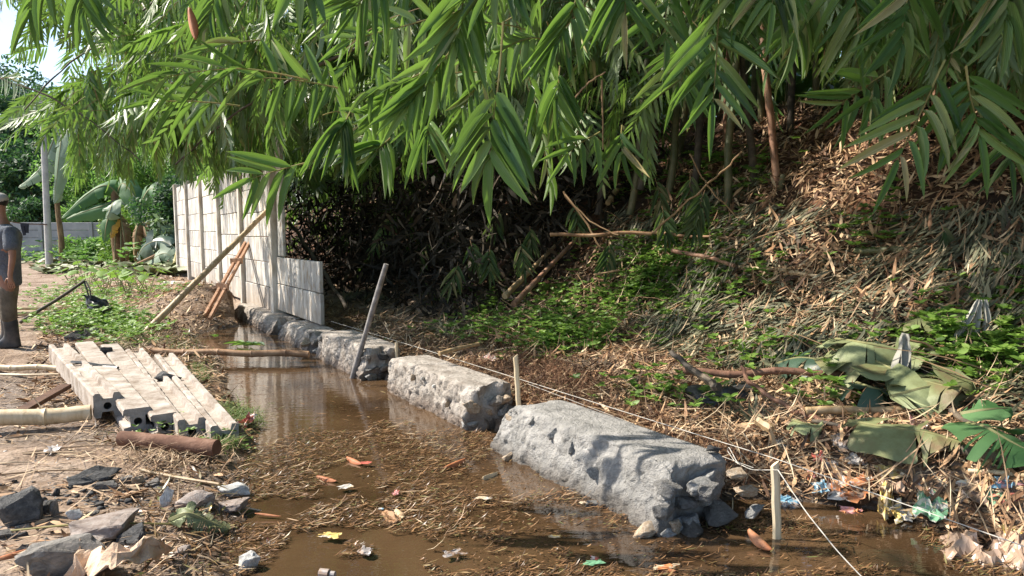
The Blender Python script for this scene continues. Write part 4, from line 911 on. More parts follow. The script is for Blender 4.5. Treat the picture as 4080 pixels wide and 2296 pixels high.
for i, (a, b_, c, d, y) in enumerate([(640, 190, 655, 110, 9.6), (668, 200, 676, 120, 9.6), (690, 215, 700, 120, 9.2), (725, 240, 728, 150, 8.6), (598, 215, 610, 120, 10.2), (630, 215, 640, 140, 9.8)]):
    culm(['greyish old culm nearest the middle of the steep shaded bank', 'dark old culm second from the middle of the shaded bank', 'slightly leaning greyish culm left of the thin dark culm', 'dark old culm just left of the pinkish banded culm', 'greyish culm in the leaves above the fallen pole pair', 'dark old culm rising behind the long level dead culm'][i], [yp(a, b_, y), yp((a + c) / 2 + 2, (b_ + d) / 2, y), yp(c, d, y + .1), yp(c + 12, d - 130, y + .6)], .05, .04, M['bamboo_green' if i % 2 else 'bamboo_dark'], .35, group='old culms on the steep bank')
rc2 = random.Random(4)
for i in range(26):
    s = rc2.uniform(5, 22); t_ = rc2.uniform(4.8, 8); x, y = xy(s, t_); z = g(x, y)
    culm('tall bamboo culm in the dark depth of the grove', [(x, y, z - .1), (x + rc2.uniform(-.3, .3), y, z + 2.5), (x + rc2.uniform(-.9, .3), y - rc2.uniform(0, .6), z + 6)], .05, .035, M['bamboo_green' if i % 3 else 'culm_pink'], .4, group='culms in the depth of the grove')
def vis(px, py, y, r=.03):
    p = at_y(px, py, y); h = on_g(px, py, .0) if py > 60 else None
    if h is not None and h.y < p.y + .05 and h.y < 25: return h + Vector((0, -.02, r + .05))
    return p
def pole(label, a, b_, ya, yb, r0, r1, mat='bamboo', cat='pole', name='fallen_pole'):
    bamboo_pole(name, label, cat, vis(a[0], a[1], ya, r0), vis(b_[0], b_[1], yb, r1), r0, r1, M[mat], .35, kink=.012)
pole('fallen bamboo pole on the bank with a thick pale lower end, left of the pair', (504, 297), (564, 237), 8.9, 10.6, .04, .022)
pole('dark streaked fallen pole leaning on the bank, right one of the pair', (513, 305), (580, 235), 8.4, 10.2, .036, .024, 'culm_pink')
pole('thin reddish pole in shade leaning left of the fallen pair', (490, 278), (521, 240), 9.8, 10.8, .035, .03, 'log')
pole('pole end sticking out of the clay above the fallen pair', (607, 204), (619, 186), 10, 10.4, .035, .04, 'bamboo')
pole('long nearly level dead culm across the middle of the bank', (550, 235.5), (652, 233), 8.7, 8.4, .022, .02, 'bamboo_wet')
pole('continuation of dead culm sloping down to the right into weeds', (652, 233), (745, 246), 8.39, 7.9, .019, .014, 'bamboo_wet')
pole('stout pinkish pole lying on the weeds below the greyish culms', (673, 249.5), (735, 265), 7.9, 7.2, .024, .02, 'culm_pink')
pole('dead culm lying in the dry leaves right of the stout pole', (736, 266), (845, 285), 7.3, 6.6, .02, .014, 'bamboo')
pole('long dark grey-green pole lying in shade at the right edge', (855, 258), (1045, 269), 6.6, 5.9, .028, .034, 'bamboo_green')
pole('short dark log poking from the dry leaves below the pinkish culm', (785, 228), (800, 252), 7.6, 7.3, .03, .026, 'bamboo_dark')
pole('grey pole end beside the short dark log', (795, 219), (812, 236), 7.8, 7.6, .022, .02, 'bamboo_green')
pole('pale bamboo pole lying level across the cut banana leaves', (806, 413.5), (953, 414.5), 4.45, 4.35, .026, .022, 'bamboo')
pole('reddish brown pole running right under the weeds behind the banana leaves', (683, 373), (865, 382), 5.35, 5.05, .026, .024, 'log')
pole('thinner pale end of the reddish pole over the banana leaf', (865, 381), (975, 391), 5.04, 4.85, .019, .014, 'bamboo')
pole('dark pole slanting down to the right through the banana leaves', (905, 383), (1022, 478), 5.0, 3.9, .018, .022, 'bamboo_dark')
pole('dark rotten pole under the lower banana leaf', (810, 432), (922, 450), 4.5, 4.1, .012, .014, 'bamboo_dark')
pole('blackened banana stalk at the lower right edge', (948, 458), (1040, 484), 4.0, 3.8, .028, .04, 'bamboo_dark')
pole('pale stick lying below the blackened stalk at the right edge', (965, 484), (1040, 487), 3.85, 3.75, .012, .012, 'bamboo_pale')
pole('thin straight pole lying at the foot of the bank near the second footing', (440, 355), (478, 343), 6.1, 6.4, .018, .016, 'bamboo')
pole('slanting brace pole in the dark hollow behind the low panels', (290, 222), (347, 308), 12.5, 10.5, .03, .03, 'bamboo_dark')
def br(label, pts, y0, y1, r0, r1, mat='log', jit=.012):
    n_ = len(pts); return stick('dead_branch', label, 'branch', [vis(px, py, y0 + (y1 - y0) * i / (n_ - 1), r0) for i, (px, py) in enumerate(pts)], r0, r1, M[mat], jit=jit)
br('crooked dark branch lying behind the nearest footing', [(672, 352), (690, 368), (706, 378), (718, 388)], 5.3, 4.8, .02, .03, 'bamboo_dark')
br('curved brown branch sweeping from the weeds down to the trash', [(741, 365), (753, 386), (786, 407), (815, 418), (845, 440)], 5.0, 4.2, .014, .018, 'log')
br('stubby short log lying in the trash', [(757, 420), (772, 430)], 4.3, 4.2, .028, .028, 'bamboo', .003)
br('bent dry twig crossing the sunny weeds, rising to the upper right', [(652, 233), (690, 200), (722, 172), (742, 152)], 8.0, 7.6, .012, .009, 'twig')
br('dry twig falling steeply through the middle of the bank', [(563, 192), (585, 220), (600, 247)], 8.9, 8.6, .014, .012, 'twig')
br('second dry twig falling beside the steep one', [(566, 195), (590, 222), (618, 236)], 8.8, 8.4, .01, .008, 'twig')
br('thin pale twig crossing the bank under the leaves', [(690, 153), (702, 178), (716, 196), (735, 215)], 7.8, 7.5, .008, .006, 'twig')
br('pale twig lying level above the dark hollow litter', [(594, 275), (620, 270)], 8.0, 7.9, .012, .01, 'twig', .003)
br('thin tan twig at the right edge above the weeds', [(908, 338), (950, 352), (985, 360), (1030, 364)], 4.9, 4.7, .008, .007, 'twig')
br('forked dry stalk at the right edge in shade', [(984, 320), (1000, 297), (1030, 288)], 5.2, 5.1, .008, .007, 'twig')
br('long twig rising to the right from the dead culm', [(700, 260), (760, 236), (812, 222), (850, 205)], 7.4, 7.0, .007, .005, 'twig')
br('hanging bare branch tip reddish brown, under the canopy', [(602, 80), (603, 150)], 5.2, 5.2, .007, .004, 'twig', .003)
br('arched dry leafless twig under the centre canopy', [(563, 135), (570, 105), (585, 85), (605, 72)], 5.0, 5.0, .007, .005, 'twig', .003)
for i in range(60):
    t0_ = rc2.random(); cx, cy = rc2.choice([(600, 262), (560, 280), (640, 240), (700, 240), (450, 280), (660, 330), (760, 300), (900, 320), (850, 350), (980, 400), (700, 420), (560, 330)])
    cx += rc2.gauss(0, 40); cy += rc2.gauss(0, 18); a = on_g(cx, cy, .02); l = rc2.uniform(.3, 1.0); an = rc2.uniform(0, 3.14)
    b_ = a + Vector((math.cos(an) * l, math.sin(an) * l * .6, rc2.uniform(0, .35))); b_.z = max(b_.z, g(b_.x, b_.y) + .03)
    tag(stick('dead_twig', 'thin dead bamboo twig strewn on the littered bank', 'twig', [a + Vector((0, 0, .03)), a.lerp(b_, .5) + Vector((0, 0, rc2.uniform(0, .08))), b_], .006, .003, M['twig'], jit=.006, n=4, sub=3), group='dead twigs strewn on the bank')
for i, (px, py, y, lab) in enumerate([(470, 240, 9.3, 'withered bamboo sprig at the edge of the dark hollow, leftmost of the low ones'), (490, 246, 9.0, 'withered bamboo sprig just left of the fallen pole pair'), (458, 262, 8.9, 'low withered bamboo sprig near the litter beside the hollow'), (530, 226, 9.4, 'drooping grey-green bamboo sprig between the fallen poles'), (520, 240, 9.2, 'withered bamboo sprig touching the thin reddish pole'), (610, 240, 8.6, 'grey dried bamboo bunch hanging from the level dead culm'), (655, 178, 8.6, 'dark fan-shaped bamboo sprig on the steep bank'), (690, 172, 8.2, 'fan-shaped bamboo sprig beside the greyish culms'), (705, 190, 8.0, 'bright fan-shaped bamboo sprig with one pale leaf, near the pinkish culm'), (662, 206, 8.3, 'yellow-green bamboo shoots over the level dead culm'), (700, 206, 8.0, 'yellowish bamboo sprig hanging right of the level dead culm'), (575, 200, 9.2, 'shaded bamboo sprig above the fallen pole pair'), (500, 210, 9.6, 'dim bamboo sprig high at the edge of the hollow'), (940, 222, 6.0, 'shaded bamboo sprig at the right edge under the big sprays'), (1000, 200, 6.0, 'dark bamboo sprig in the shade at the far right')]):
    hero(lab, at_y(px, py, y), Vector((rc.uniform(-.4, .4), -.3, -.8)), rc.uniform(.25, .4), rc.randint(8, 11), .24, .036, .5, (rc.uniform(-.4, .4), -1, .2), 700 + i, 38, .35, None, .003, 'twig', .1, True)
# large limbs dimly seen in the left canopy
br('dark leafy bamboo limb slanting up through the left canopy', [(176, 165), (215, 128), (262, 95), (330, 60), (420, 20)], 9, 8.2, .01, .018, 'bamboo_dark', .008)
br('thin dark limb crossing the open sky at upper left', [(-10, 75), (40, 92), (90, 120), (140, 160)], 9.2, 9.2, .013, .008, 'bamboo_dark', .01)
br('dark limb branching at the top left of the canopy', [(25, 110), (60, 70), (110, 35), (170, -10)], 9.4, 9.4, .008, .014, 'bamboo_dark', .01)
# red sheath hanging in the canopy
M['sheath'] = pmat('orange_culm_sheath', [(.2, .06, .025), (.38, .14, .06), (.52, .26, .14)], 8, .6, .2, 40)
def husk(label, a, b_, w, mat='sheath', cat='husk', name='culm_sheath', curl=.5, nrm=(0, -1, .3)):
    a, b_ = Vector(a), Vector(b_); d = b_ - a; L = d.length; d.normalize(); s = d.cross(Vector(nrm)).normalized(); n_ = s.cross(d); V = []; F = []; K = 12; J = 10; fr_ = .18 if name == 'dead_leaf' and w > .05 else 0
    for i in range(K + 1):
        u = i / K; ww = w * (math.sin(math.pi * min(1, u * .92 + .06)) ** .7)
        for j in range(J + 1):
            v = j / J - .5; V.append(a + d * L * u + s * v * ww + n_ * (-(v * 2) ** 2 * ww * curl + .03 * L * math.sin(u * 3 + 1) + fr_ * ww * math.sin(j * 2.1 + u * 3)) + s * fr_ * w * .8 * math.sin(u * 5 + j))
    mb = MB(); mb.add(V, [(i * (J + 1) + j, i * (J + 1) + j + 1, (i + 1) * (J + 1) + j + 1, (i + 1) * (J + 1) + j) for i in range(K) for j in range(J)])
    o = mb.obj(name, M[mat], smooth=True); so = o.modifiers.new('thick', 'SOLIDIFY'); so.thickness = .003
    return tag(o, label, cat)
husk('orange-red dry culm sheath dangling among the leaves at upper left', at_y(189, 8, 3.8), at_y(195, 39, 3.75), .045)
# ---------------------------------------------------------------- banana leaves and plants
M['ban'] = leafmat('banana_leaf', [(0, (.035, .1, .03)), (.5, (.06, .15, .05)), (1, (.1, .2, .08))], .22, (.16, .36, .06), .6, stripes=False)
M['ban_wilt'] = leafmat('wilted_banana_leaf', [(0, (.12, .15, .085)), (.5, (.18, .22, .12)), (1, (.26, .29, .17))], .1, (.15, .2, .08), .55, stripes=False)
M['ban_wilt'] = pmat('wilted_banana_leaf', [(.16, .11, .06), (.15, .16, .07), (.21, .24, .12), (.27, .3, .16)], 3, .55, .5, 14, (1, 1, 1), .4)
M['ban_dark'] = leafmat('dark_banana_leaf', [(0, (.025, .05, .035)), (1, (.05, .09, .06))], .1, (.1, .2, .06), .4, stripes=False)
M['ban_pale'] = leafmat('pale_banana_leaf', [(0, (.2, .28, .18)), (1, (.3, .38, .27))], .25, (.25, .38, .15), .5, stripes=False)
M['ban_dry'] = leafmat('dry_banana_leaf', [(0, (.16, .09, .045)), (1, (.34, .22, .12))], .1, (.3, .2, .1), .8, stripes=False)
M['ban_orange'] = leafmat('yellowed_banana_leaf', [(0, (.5, .26, .04)), (1, (.62, .38, .08))], .3, (.7, .4, .05), .5, stripes=False)
M['rib'] = pmat('leaf_midrib', [(.16, .16, .07), (.26, .25, .12)], 9, .6, 0)
M['pale_dead'] = leafmat('bleached_dead_leaf', [(0, (.3, .29, .25)), (1, (.45, .43, .38))], .15, (.4, .38, .3), .8, stripes=False)
M['trunk_ban'] = pmat('banana_trunk', [(.1, .06, .03), (.2, .13, .07), (.34, .26, .14)], 5, .8, .5, 20, (3, 3, .6))
M['trunk_cut'] = pmat('cut_banana_trunk', [(.25, .2, .08), (.42, .36, .16), (.55, .48, .28)], 4, .6, .3, 20, (3, 3, .6))
M['trunk_green'] = pmat('green_banana_trunk', [(.06, .12, .03), (.14, .22, .06)], 4, .5, .3, 20, (3, 3, .6))
def blade(name, pts, w, up, mat, parent, droop=.2, rag=.0, seed=0, taper=.6, crumple=0, riband=.010, cols=5, rib=True):
    r_ = random.Random(seed + 77); pts = [Vector(p) for p in pts]; K = 26; V = []; F = []
    def P(u):
        x = u * (len(pts) - 1); i = min(len(pts) - 2, int(x)); f = x - i
        p0 = pts[max(0, i - 1)]; p1 = pts[i]; p2 = pts[i + 1]; p3 = pts[min(len(pts) - 1, i + 2)]
        return .5 * ((2 * p1) + (p2 - p0) * f + (2 * p0 - 5 * p1 + 4 * p2 - p3) * f * f + (3 * p1 - p0 - 3 * p2 + p3) * f ** 3)
    mid = [P(i / K) for i in range(K + 1)]; up = Vector(up); cuts = {i for i in range(2, K) if r_.random() < rag}; cuts2 = {i for i in range(2, K) if r_.random() < rag}
    for side, cs in ((-1, cuts), (1, cuts2)):
        off = 0; rows = []
        for i in range(K + 1):
            u = i / K; d = (mid[min(K, i + 1)] - mid[max(0, i - 1)]).normalized(); s = d.cross(up).normalized() * side; n_ = (s.cross(d) * side).normalized()
            if n_.dot(up) < 0: n_ = -n_
            ww = w * .5 * min(1, (u * 5) ** .5) * min(1, ((1 - u) * 2.2) ** taper)
            if i in cs:
                row = []
                for j in range(cols + 1):
                    v = j / cols; row.append(mid[i] + s * ww * v + d * ww * .22 * v - d * ww * .04 * v + n_ * (.04 * w - (droop + off) * ww * v * v * 1.5 + crumple * math.sin(i * .9 + j * 1.7 + seed) * w * v))
                rows.append(row); off = r_.uniform(-.15, .55)
            row = []
            for j in range(cols + 1):
                v = j / cols; gap = (.06 * v if i in cs else 0)
                row.append(mid[i] + s * ww * v + d * ww * (.22 + gap) * v + n_ * (.04 * w * (1 if v > .01 else 1) - (droop + off) * ww * v * v * 1.5 + crumple * math.sin(i * .9 + j * 1.7 + seed) * w * v))
            if i in cs: rows.append(None)
            rows.append(row)
        prev = None
        for row in rows:
            if row is None: prev = None; continue
            b_ = len(V); V += row
            if prev is not None: F += [(prev + j, prev + j + 1, b_ + j + 1, b_ + j) for j in range(cols)]
            prev = b_
    mb = MB(); mb.add(V, F); o = mb.obj(name, mat, parent, smooth=True)
    if rib:
        mb = MB(); mb.tube([m_ + up * .035 * w for m_ in mid], [riband * (1.2 - u / K) for u in range(K + 1)], 5, cap=False); mb.obj('midrib', M['rib'], parent, smooth=True)
    return o
def ban_leaf(label, pts, w, mat='ban_wilt', up=(0, -.4, 1), droop=.05, rag=.12, seed=0, crumple=.025, taper=.6, cat='banana leaf', rib=.012):
    w = w * 1.12; rag = rag + .08; th = thing('banana_leaf', label, cat, pts[0]); blade('blade', pts, w, up, M[mat], th, droop, rag, seed, taper, crumple, rib); return th
def gp(px, py, l=.04):
    q = on_g(px, py, l); return q + Vector((0, 0, .05)) if px > 600 else q
ban_leaf('large wilted banana leaf spread over the bank under the pale hanging dead leaf', [gp(838, 350, .12), gp(868, 368, .14), gp(910, 388, .1), gp(962, 402, .12)], .55, seed=1, rag=.2)
ban_leaf('wilted banana leaf with curled upper edge beside the pale hanging dead leaf', [gp(835, 348, .2), gp(860, 352, .22), gp(905, 362, .16), gp(935, 372, .1)], .4, seed=2, rag=.3)
ban_leaf('flat grey-green banana leaf right of the level pole, widest of the cut ones', [gp(890, 408, .08), gp(925, 398, .12), gp(970, 392, .1)], .5, seed=3, rag=.1)
ban_leaf('pale wilted banana leaf lying lowest on the right, below the level pole', [gp(848, 432, .1), gp(880, 438, .14), gp(925, 444, .12), gp(962, 455, .07)], .34, seed=4, rag=.2)
ban_leaf('green banana leaf standing up at the right edge beside the blackened stalk', [gp(966, 436, .1), gp(984, 440, .18), gp(1010, 455, .14), gp(1040, 470, .1)], .36, 'ban', seed=5, rag=.25)
ban_leaf('dark blue-green banana leaf half hidden in the weeds behind the reddish pole', [gp(776, 372, .1), gp(800, 366, .14), gp(842, 372, .12)], .3, 'ban_dark', seed=6, rag=.3)
ban_leaf('small dark banana leaf left of the widest cut leaf', [gp(856, 392, .1), gp(868, 396, .12), gp(884, 400, .08)], .24, 'ban_dark', seed=7)
ban_leaf('small grey-green leaf piece in the trash behind the nearest footing', [gp(792, 430, .05), gp(806, 434, .07), gp(822, 438, .05)], .2, seed=8)
ban_leaf('narrow green banana leaf at the right edge above the pale bamboo litter', [gp(960, 424, .12), gp(985, 420, .16), gp(1010, 418, .14)], .16, 'ban', seed=9)
ban_leaf('shaded banana leaf under the grey withered bamboo foliage', [gp(905, 332, .08), gp(925, 326, .12), gp(965, 322, .1)], .3, 'ban_wilt', seed=10, rag=.3)
ban_leaf('crumpled green leaf bundle on the mud beside the grey stones', [gp(170, 521, .03), gp(188, 515, .07), gp(208, 522, .06), gp(230, 530, .02)], .11, 'ban_wilt', seed=11, rag=.4, crumple=.14)
husk('bleached dead leaf hanging upright like a flag over the banana leaves', at_y(905, 334, 4.75), at_y(901, 386, 4.6), .11, 'pale_dead', 'dead leaf', 'dead_leaf', .15)
for i, (a, b_, lab) in enumerate([((978, 300), (955, 344), 'bleached dead leaf drooping at the right edge, left of a cluster'), ((980, 300), (972, 350), 'bleached dead leaf hanging in the middle of a pale cluster at the right edge'), ((985, 300), (990, 345), 'bleached dead leaf hanging rightmost of the pale cluster'), ((946, 345), (952, 380), 'narrow bleached leaf curled downward beside the hanging flag-like leaf')]):
    husk(lab, at_y(*a, 5.0), at_y(*b_, 4.9), .055, 'pale_dead', 'dead leaf', 'dead_leaf', .2)
husk('orange culm sheath floating beside the tall stake', at_z(749, 529, .14), at_z(773, 549, .1), .06, nrm=(0, 0, 1))
husk('orange sheath lying on the floating debris in mid pool', at_z(444, 468, .1), at_z(466, 457, .12), .045, nrm=(0, -.3, 1))
husk('pinkish sheath strip in the floating debris left of the pool', at_z(317, 476, .1), at_z(337, 480, .1), .04, nrm=(0, -.3, 1))
husk('brown leaf lying on the floating mat near the camera', at_z(384, 512, .1), at_z(397, 521, .1), .07, 'litter', 'dead leaf', 'dead_leaf', .3, (0, -.3, 1))
husk('second smaller brown leaf beside it on the floating mat', at_z(396, 509, .1), at_z(403, 517, .1), .05, 'litter', 'dead leaf', 'dead_leaf', .3, (0, -.3, 1))
husk('rust coloured sheath floating near the red packet', at_z(347, 457, .1), at_z(362, 463, .1), .045, nrm=(0, -.3, 1))
husk('short pale cut bamboo piece floating below the orange sheath', at_z(483, 477, .1), at_z(498, 471, .1), .04, 'bamboo_pale', 'bamboo piece', 'bamboo_piece', 1.4, (0, -.3, 1))
husk('orange dry sheath at the left edge of the rubble', at_z(-6, 560, .2), at_z(27, 548, .21), .06, nrm=(0, -.3, 1))
husk('thin orange floating strip at the bottom of the pool', at_z(655, 567, .1), at_z(676, 570, .1), .035, nrm=(0, -.3, 1))
husk('long pink strip floating on the left side of the pool', at_z(255, 513.5, .1), at_z(281, 515.5, .1), .016, nrm=(0, -.3, 1))

# standing banana plants at the left
def banana_plant(label, px, pyb, y, h, r, mat, lv):
    p = at_y(px, pyb, y); th = thing('banana_plant', label, 'banana plant', p); mb = MB(); N = 10
    mb.tube([p + Vector((.04 * math.sin(i), 0, h * i / N)) for i in range(N + 1)], [r * (1.15 - .5 * i / N) for i in range(N + 1)], 12); mb.obj('trunk', mat, th, smooth=True)
    for k, (nm, pts, w, m_, up, dr, rag) in enumerate(lv):
        blade(nm, [at_y(a, b_, yy) for a, b_, yy in pts], w, up, M[m_], th, dr, rag, k + int(px), .6, .03, .03)
    return th
banana_plant('banana plant with a broad two-toned leaf arching left, shaggy brown trunk', 119, 273, 27, 3.0, .2, M['trunk_ban'], [
    ('leaf', [(119, 195, 27), (106, 186, 26.8), (86, 196, 26.6), (62, 219, 26.4)], .8, 'ban', (-.2, -.8, .6), .3, .12),
    ('leaf', [(118, 200, 27), (104, 206, 26.5), (85, 212, 26.4), (66, 220, 26.2)], .6, 'ban', (-.1, -.7, .7), .2, .12),
    ('leaf', [(118, 192, 27), (124, 184, 26.7), (136, 200, 26.4), (142, 222, 26.3)], .8, 'ban', (.3, -.8, .5), .4, .2),
    ('leaf', [(116, 202, 27), (113, 204, 26.4), (110, 212, 26.2), (107, 219, 26.2)], .7, 'ban_pale', (-.1, -1, .2), .2, .3),
    ('leaf', [(112, 205, 27), (109, 216, 26.4), (106, 228, 26.2), (105, 242, 26.2)], .5, 'ban', (0, -1, .1), .2, .1),
    ('leaf', [(113, 215, 26.6), (112, 225, 26.3), (111, 238, 26.2)], .4, 'ban_orange', (0, -1, .1), .3, .3),
    ('dead_leaf', [(120, 215, 26.7), (124, 235, 26.4), (126, 262, 26.4)], .3, 'ban_dry', (0, -1, .1), .9, .7),
    ('dead_leaf', [(117, 220, 26.7), (115, 245, 26.4), (116, 270, 26.4)], .28, 'ban_dry', (0, -1, .1), .9, .7),
    ('dead_leaf', [(121, 225, 26.6), (121, 250, 26.3), (119, 272, 26.3)], .26, 'ban_dry', (0, -1, .1), .9, .7)])
banana_plant('green-stemmed banana plant between the shaggy one and the wall', 141, 270, 26, 1.9, .2, M['trunk_green'], [
    ('leaf', [(141, 205, 26), (150, 190, 25.7), (163, 195, 25.4), (172, 215, 25.2)], .9, 'ban', (.2, -.8, .6), .4, .3),
    ('dead_leaf', [(143, 222, 25.8), (147, 235, 25.6), (148, 258, 25.6)], .5, 'ban_dry', (0, -1, .1), .6, .4),
    ('dead_leaf', [(139, 222, 25.8), (136, 235, 25.6), (135, 262, 25.6)], .4, 'ban_dry', (0, -1, .1), .6, .4)])
banana_plant('tall banana plant behind the grey pole with long upright leaf', 62, 262, 31, 5.0, .11, M['trunk_ban'], [
    ('leaf', [(62, 128, 31), (62, 140, 30.6), (59, 165, 30.4), (55, 204, 30.4)], 1.15, 'ban_pale', (-.2, -1, .1), .15, .16),
    ('leaf', [(60, 126, 31), (46, 160, 30.6), (36, 174, 30.4), (19, 188, 30.3)], .8, 'ban_pale', (-.3, -.8, .5), .3, .5),
    ('leaf', [(62, 124, 31), (78, 112, 30.8), (90, 96, 30.6), (93, 76, 30.5)], 1.4, 'ban', (.3, -1, .1), .15, .1),
    ('leaf', [(60, 124, 31), (40, 108, 31), (20, 108, 31), (-8, 122, 31)], 1.0, 'ban_pale', (0, -.6, .8), .3, .2),
    ('leaf', [(64, 126, 31), (80, 118, 30.8), (92, 126, 30.5), (98, 140, 30.5)], .8, 'ban', (.2, -.8, .6), .4, .2)])
ban_leaf('dark green cut banana leaf propped near the far end of the wall', [at_y(138, 258, 24.4), at_y(146, 246, 24), at_y(160, 241, 23.8), at_y(172, 246, 23.6)], .75, 'ban_dark', (-.2, -.9, .5), seed=20, rib=.02)
ban_leaf('pale green cut banana leaf folded on the ground below the dark one', [at_y(142, 268, 24), at_y(155, 258, 23.6), at_y(166, 254, 23.5), at_y(177, 262, 23.4)], .7, 'ban_pale', (-.1, -.8, .6), seed=21, rib=.02)
bamboo_pole('felled_banana_plant', 'cut banana trunk lying on the ground near the wall end', 'banana trunk', at_y(147, 271, 23.2), at_y(187, 268, 22.8), .17, .16, M['trunk_cut'], 9, n=12)
bamboo_pole('felled_banana_plant', 'darker banana trunk lying in front of the other lying trunk', 'banana trunk', at_y(150, 275, 22.4), at_y(184, 272, 22.2), .1, .1, M['trunk_ban'], 9, n=12)
bamboo_pole('felled_banana_plant', 'yellow banana trunk leaning upright against the far end of the wall', 'banana trunk', at_y(178, 266, 22.5), at_y(184.5, 232, 22.3), .17, .12, M['trunk_cut'], 9, n=12)
bamboo_pole('pole', 'long thin pole lying slanted from the lying trunks to the banana plants', 'pole', at_y(116, 275, 22.5), at_y(164, 251.5, 24), .06, .05, M['bamboo_wet'], 2)
# jerry can
th = thing('jerry_can', 'pale yellow plastic jerry can on the ground near the grey pole', 'jerry can', at_y(67, 272, 25)); M['can'] = pmat('cream_plastic', [(.5, .52, .34), (.66, .66, .46)], 5, .4, 0)
mb = MB(); mb.box(at_y(67, 270, 25), (.38, .24, .26), Matrix.Rotation(.35, 3, 'Y')); mb.obj('body', M['can'], th, bevel=.03)
mb = MB(); mb.tube([at_y(62, 266.5, 25), at_y(60.8, 265.5, 25)], .04, 10); mb.obj('cap', M['stake'], th)
# ---------------------------------------------------------------- far wall, pole, washing
fw = thing('grey_panel_wall', 'long grey concrete panel wall beyond the weeds at the left', 'wall', (-24, 38, .2))
y0 = 38; bay = 2.6; x41 = at_y(41, 230, y0).x
for i in range(-7, 6):
    x = x41 + i * bay
    mb = MB(); mb.box((x, y0, 1.15), (.2, .2, 2.0)); mb.obj('post', M['wall_far'], fw, bevel=.01)
    if i < 5:
        for k in range(5):
            mb = MB(); mb.box((x + bay / 2, y0 + .01 * (k % 2), .35 + .4 * k), (bay - .2, .06, .385)); mb.obj('panel', M['wall_far'], fw, bevel=.012)
mb = MB(); N = 24; mb.tube([at_y(49.5 - 8 * i / N, 268 - 175 * i / N, 29.5) for i in range(N + 1)], [.14 - .045 * i / N for i in range(N + 1)], 10)
tag(mb.obj('utility_pole', M['pole'], smooth=True), 'slim grey concrete utility pole rising from the weeds at the left', 'pole')
cl = at_y(2, 220.5, 29); cr = at_y(47, 224.5, 29.3)
tag(stick('clothes_line', 'thin line strung to the utility pole', 'line', [cl, cl.lerp(cr, .5) - Vector((0, 0, .05)), cr], .022, .022, M['wood_dark'], n=5), 'thin dark washing line strung between the man side and the utility pole', 'washing line')
M['cloth_dark'] = pmat('dark_cloth', [(.012, .014, .02), (.03, .034, .045)], 6, .9, .2, 30)
mb = MB(); a = lambda x, y: at_y(x, y, 28.9)
rings = [[a(20.2, 222.6), a(28, 223.4), a(28, 223.4) + Vector((0, .05, 0)), a(20.2, 222.6) + Vector((0, .05, 0))], [a(20.5, 226), a(28, 226.5), a(28, 226.5) + Vector((0, .06, 0)), a(20.5, 226) + Vector((0, .06, 0))]]
mb.loft(rings); mb.loft([[a(20.5, 226), a(23.9, 226.2), a(23.9, 226.2) + Vector((0, .05, 0)), a(20.5, 226) + Vector((0, .05, 0))], [a(23, 235.5), a(25.4, 235), a(25.4, 235) + Vector((0, .05, 0)), a(23, 235.5) + Vector((0, .05, 0))]])
mb.loft([[a(24.6, 226.2), a(28, 226.4), a(28, 226.4) + Vector((0, .05, 0)), a(24.6, 226.2) + Vector((0, .05, 0))], [a(25.9, 233), a(28, 233), a(28, 233) + Vector((0, .05, 0)), a(25.9, 233) + Vector((0, .05, 0))]])
tag(mb.obj('trousers', M['cloth_dark']), 'black trousers hung on the washing line before the grey wall', 'trousers')
# ---------------------------------------------------------------- trees and bushes beyond
M['bark'] = pmat('bark', [(.06, .045, .03), (.14, .1, .07)], 8, .9, .5, 20)
M['tree_leaf'] = leafmat('tree_leaf', [(0, (.02, .055, .03)), (.6, (.04, .09, .04)), (1, (.08, .14, .05))], .25, (.1, .24, .06), .6, stripes=False)
M['bush_leaf'] = leafmat('bush_leaf', [(0, (.06, .14, .03)), (.6, (.11, .22, .05)), (1, (.2, .3, .09))], .35, (.22, .44, .08), .6, stripes=False)
def tree(label, px, pyc, y, rx, rz, n, ls, mat, name='tree', base=None, seed=0):
    r_ = np.random.default_rng(seed + 500 + int(px)); c = at_y(px, pyc, y); gz = g(c.x, c.y); th = thing(name, label, 'tree' if name == 'tree' else 'bush', (c.x, c.y, gz))
    mb = MB(); top = c.z + rz * .3
    mb.tube([(c.x, c.y, gz - .2), (c.x + .1, c.y, gz + (top - gz) * .5), (c.x - .1, c.y, top)], [max(.06, rx * .07), max(.05, rx * .05), .03], 8)
    for k in range(7):
        a_ = k * .9 + seed; z0 = gz + (top - gz) * (.3 + .08 * k); mb.tube([(c.x, c.y, z0), (c.x + math.cos(a_) * rx * .6, c.y + math.sin(a_) * rx * .5, z0 + rz * .5)], [max(.03, rx * .03), .015], 6)
    mb.obj('trunk', M['bark'], th, smooth=True)
    K = 26; cc = r_.normal(size=(K, 3)); cc /= np.linalg.norm(cc, axis=1)[:, None]; cc *= r_.uniform(.35, .95, (K, 1)); cc = cc * [rx, rx * .8, rz] + list(c)
    i = r_.integers(0, K, n); q = r_.normal(size=(n, 3)); q /= np.linalg.norm(q, axis=1)[:, None]; P = cc[i] + q * r_.uniform(.5, 1, (n, 1)) ** .5 * [rx * .36, rx * .36, rz * .3]
    P = P[P[:, 2] > gz + .1]; n = len(P); D = r_.normal(size=(n, 3)); D[:, 2] -= .3; N = q[:n] + r_.normal(size=(n, 3)) * .6 + [0, 0, .6]
    leafobj('crown', leaves(P, D, N, r_.uniform(ls * .7, ls * 1.3, n), r_.uniform(ls * .35, ls * .6, n), .1, T_OV), mat, th)
tree('tall dark spreading tree far beyond the grey wall', 12, 150, 62, 6.5, 6.5, 14000, .42, M['tree_leaf'], seed=1)
tree('dark tree mass low behind the grey wall, right of the tall one', 42, 190, 55, 4.5, 4.0, 8000, .38, M['tree_leaf'], seed=2)
